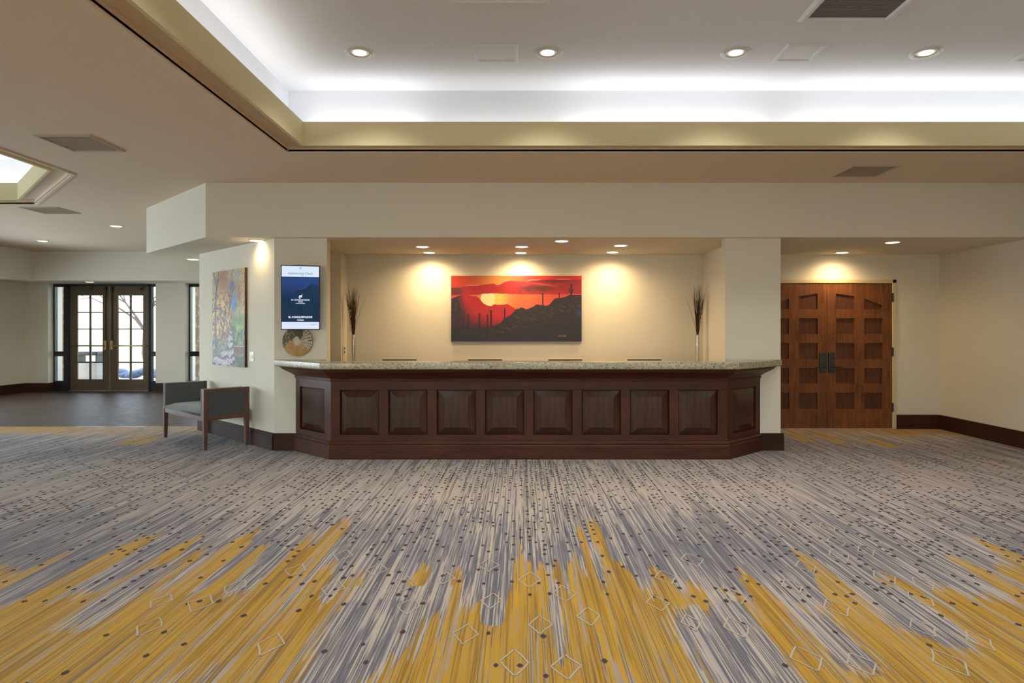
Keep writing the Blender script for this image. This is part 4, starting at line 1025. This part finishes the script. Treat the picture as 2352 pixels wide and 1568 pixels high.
# ------------------------------------------------------------------ SETTEE
sa=math.atan2(-.68,.733)
st=thing('upholstered_bench','grey upholstered bench with wooden legs and padded arms below the autumn painting','bench',(-4.807,8.534,0),sa)
L=1.36; D=.50
def leg(x,y,top,sx=.027,flare=1):
    m=MB(); m.frustum(x,y,0,.36,.019,.019,sx,sx); m.box(x-sx,x+sx,y-sx,y+sx,.36,top); return m.build('leg',M['settee'],st,bevel=.003)
leg(0,0,.41); leg(L,0,.735); leg(0,D,.735); leg(L,D,.735)
MB().box(.027,L-.027,-.020,.020,.345,.41).build('front_rail',M['settee'],st,bevel=.002)
MB().box(.027,L-.027,D-.02,D+.02,.345,.41).build('back_rail',M['settee'],st,bevel=.002)
for x in (0,L):
    MB().box(x-.025,x+.025,.027,D-.027,.355,.41).build('side_rail',M['settee'],st,bevel=.002)
    MB().box(x-.025,x+.025,(.027 if x else -.02),D-.027,.695,.735).build('arm_rail',M['settee'],st,bevel=.002)
    s=1 if x else -1
    MB().box(x-.012+(0.012*s),x+.012+(.008*s),.027,D-.027,.41,.695).build('outer_arm_panel',M['fabp'],st)
    xi=(x-.075,x-.012) if x else (x-.015,x+.075)
    MB().box(xi[0],xi[1],-.028,D-.03,.40,.738).build('arm_pad',M['fab'],st,bevel=.012,seg=3)
# domed seat cushion
m=MB(); nx,ny=24,12; vs=[];fs=[]
x0,x1,y0,y1=.07,L-.07,-.025,D-.01
for j in range(ny+1):
    for i in range(nx+1):
        u=i/nx; v=j/ny; e=min(1,min(u,1-u)*9)**.5*min(1,min(v,1-v)*6)**.5
        vs.append((x0+(x1-x0)*u,y0+(y1-y0)*v,.435+.04*e+.018*math.sin(PI*u)*math.sin(PI*v)))
for j in range(ny):
    for i in range(nx): a=j*(nx+1)+i; fs.append((a,a+1,a+nx+2,a+nx+1))
m.add(vs,fs); m.box(x0,x1,y0,y1,.405,.436); m.build('seat_cushion',M['fab'],st,True)

# ------------------------------------------------------------------ WORLD, CAMERA
wd=bpy.data.worlds.new('sky'); bpy.context.scene.world=wd; wd.use_nodes=True; nt=wd.node_tree; nt.nodes.clear()
o=nt.nodes.new('ShaderNodeOutputWorld'); b=nt.nodes.new('ShaderNodeBackground'); sk=nt.nodes.new('ShaderNodeTexSky'); sk.sky_type='NISHITA'; sk.sun_elevation=math.radians(50); sk.sun_rotation=math.radians(200); sk.sun_disc=False
mx=nt.nodes.new('ShaderNodeMix'); mx.data_type='RGBA'; mx.inputs[0].default_value=.75; mx.inputs[7].default_value=(1,1,1,1)
nt.links.new(sk.outputs[0],mx.inputs[6]); nt.links.new(mx.outputs[2],b.inputs[0]); b.inputs[1].default_value=1.0; nt.links.new(b.outputs[0],o.inputs[0])
cam=bpy.data.cameras.new('camera'); co=bpy.data.objects.new('camera',cam); C.objects.link(co); co.location=(0,0,CH); co.rotation_euler=(PI/2,0,0)
cam.sensor_width=36; cam.lens=36*F/2352; cam.shift_x=-(VX-1176)/2352; cam.shift_y=-(784-VY)/2352; cam.clip_start=.05; cam.clip_end=300
sc_=bpy.context.scene; sc_.camera=co
vs_=sc_.view_settings; vs_.view_transform='Standard'; vs_.look='None'; vs_.exposure=1.37; vs_.gamma=1; vs_.use_curve_mapping=False
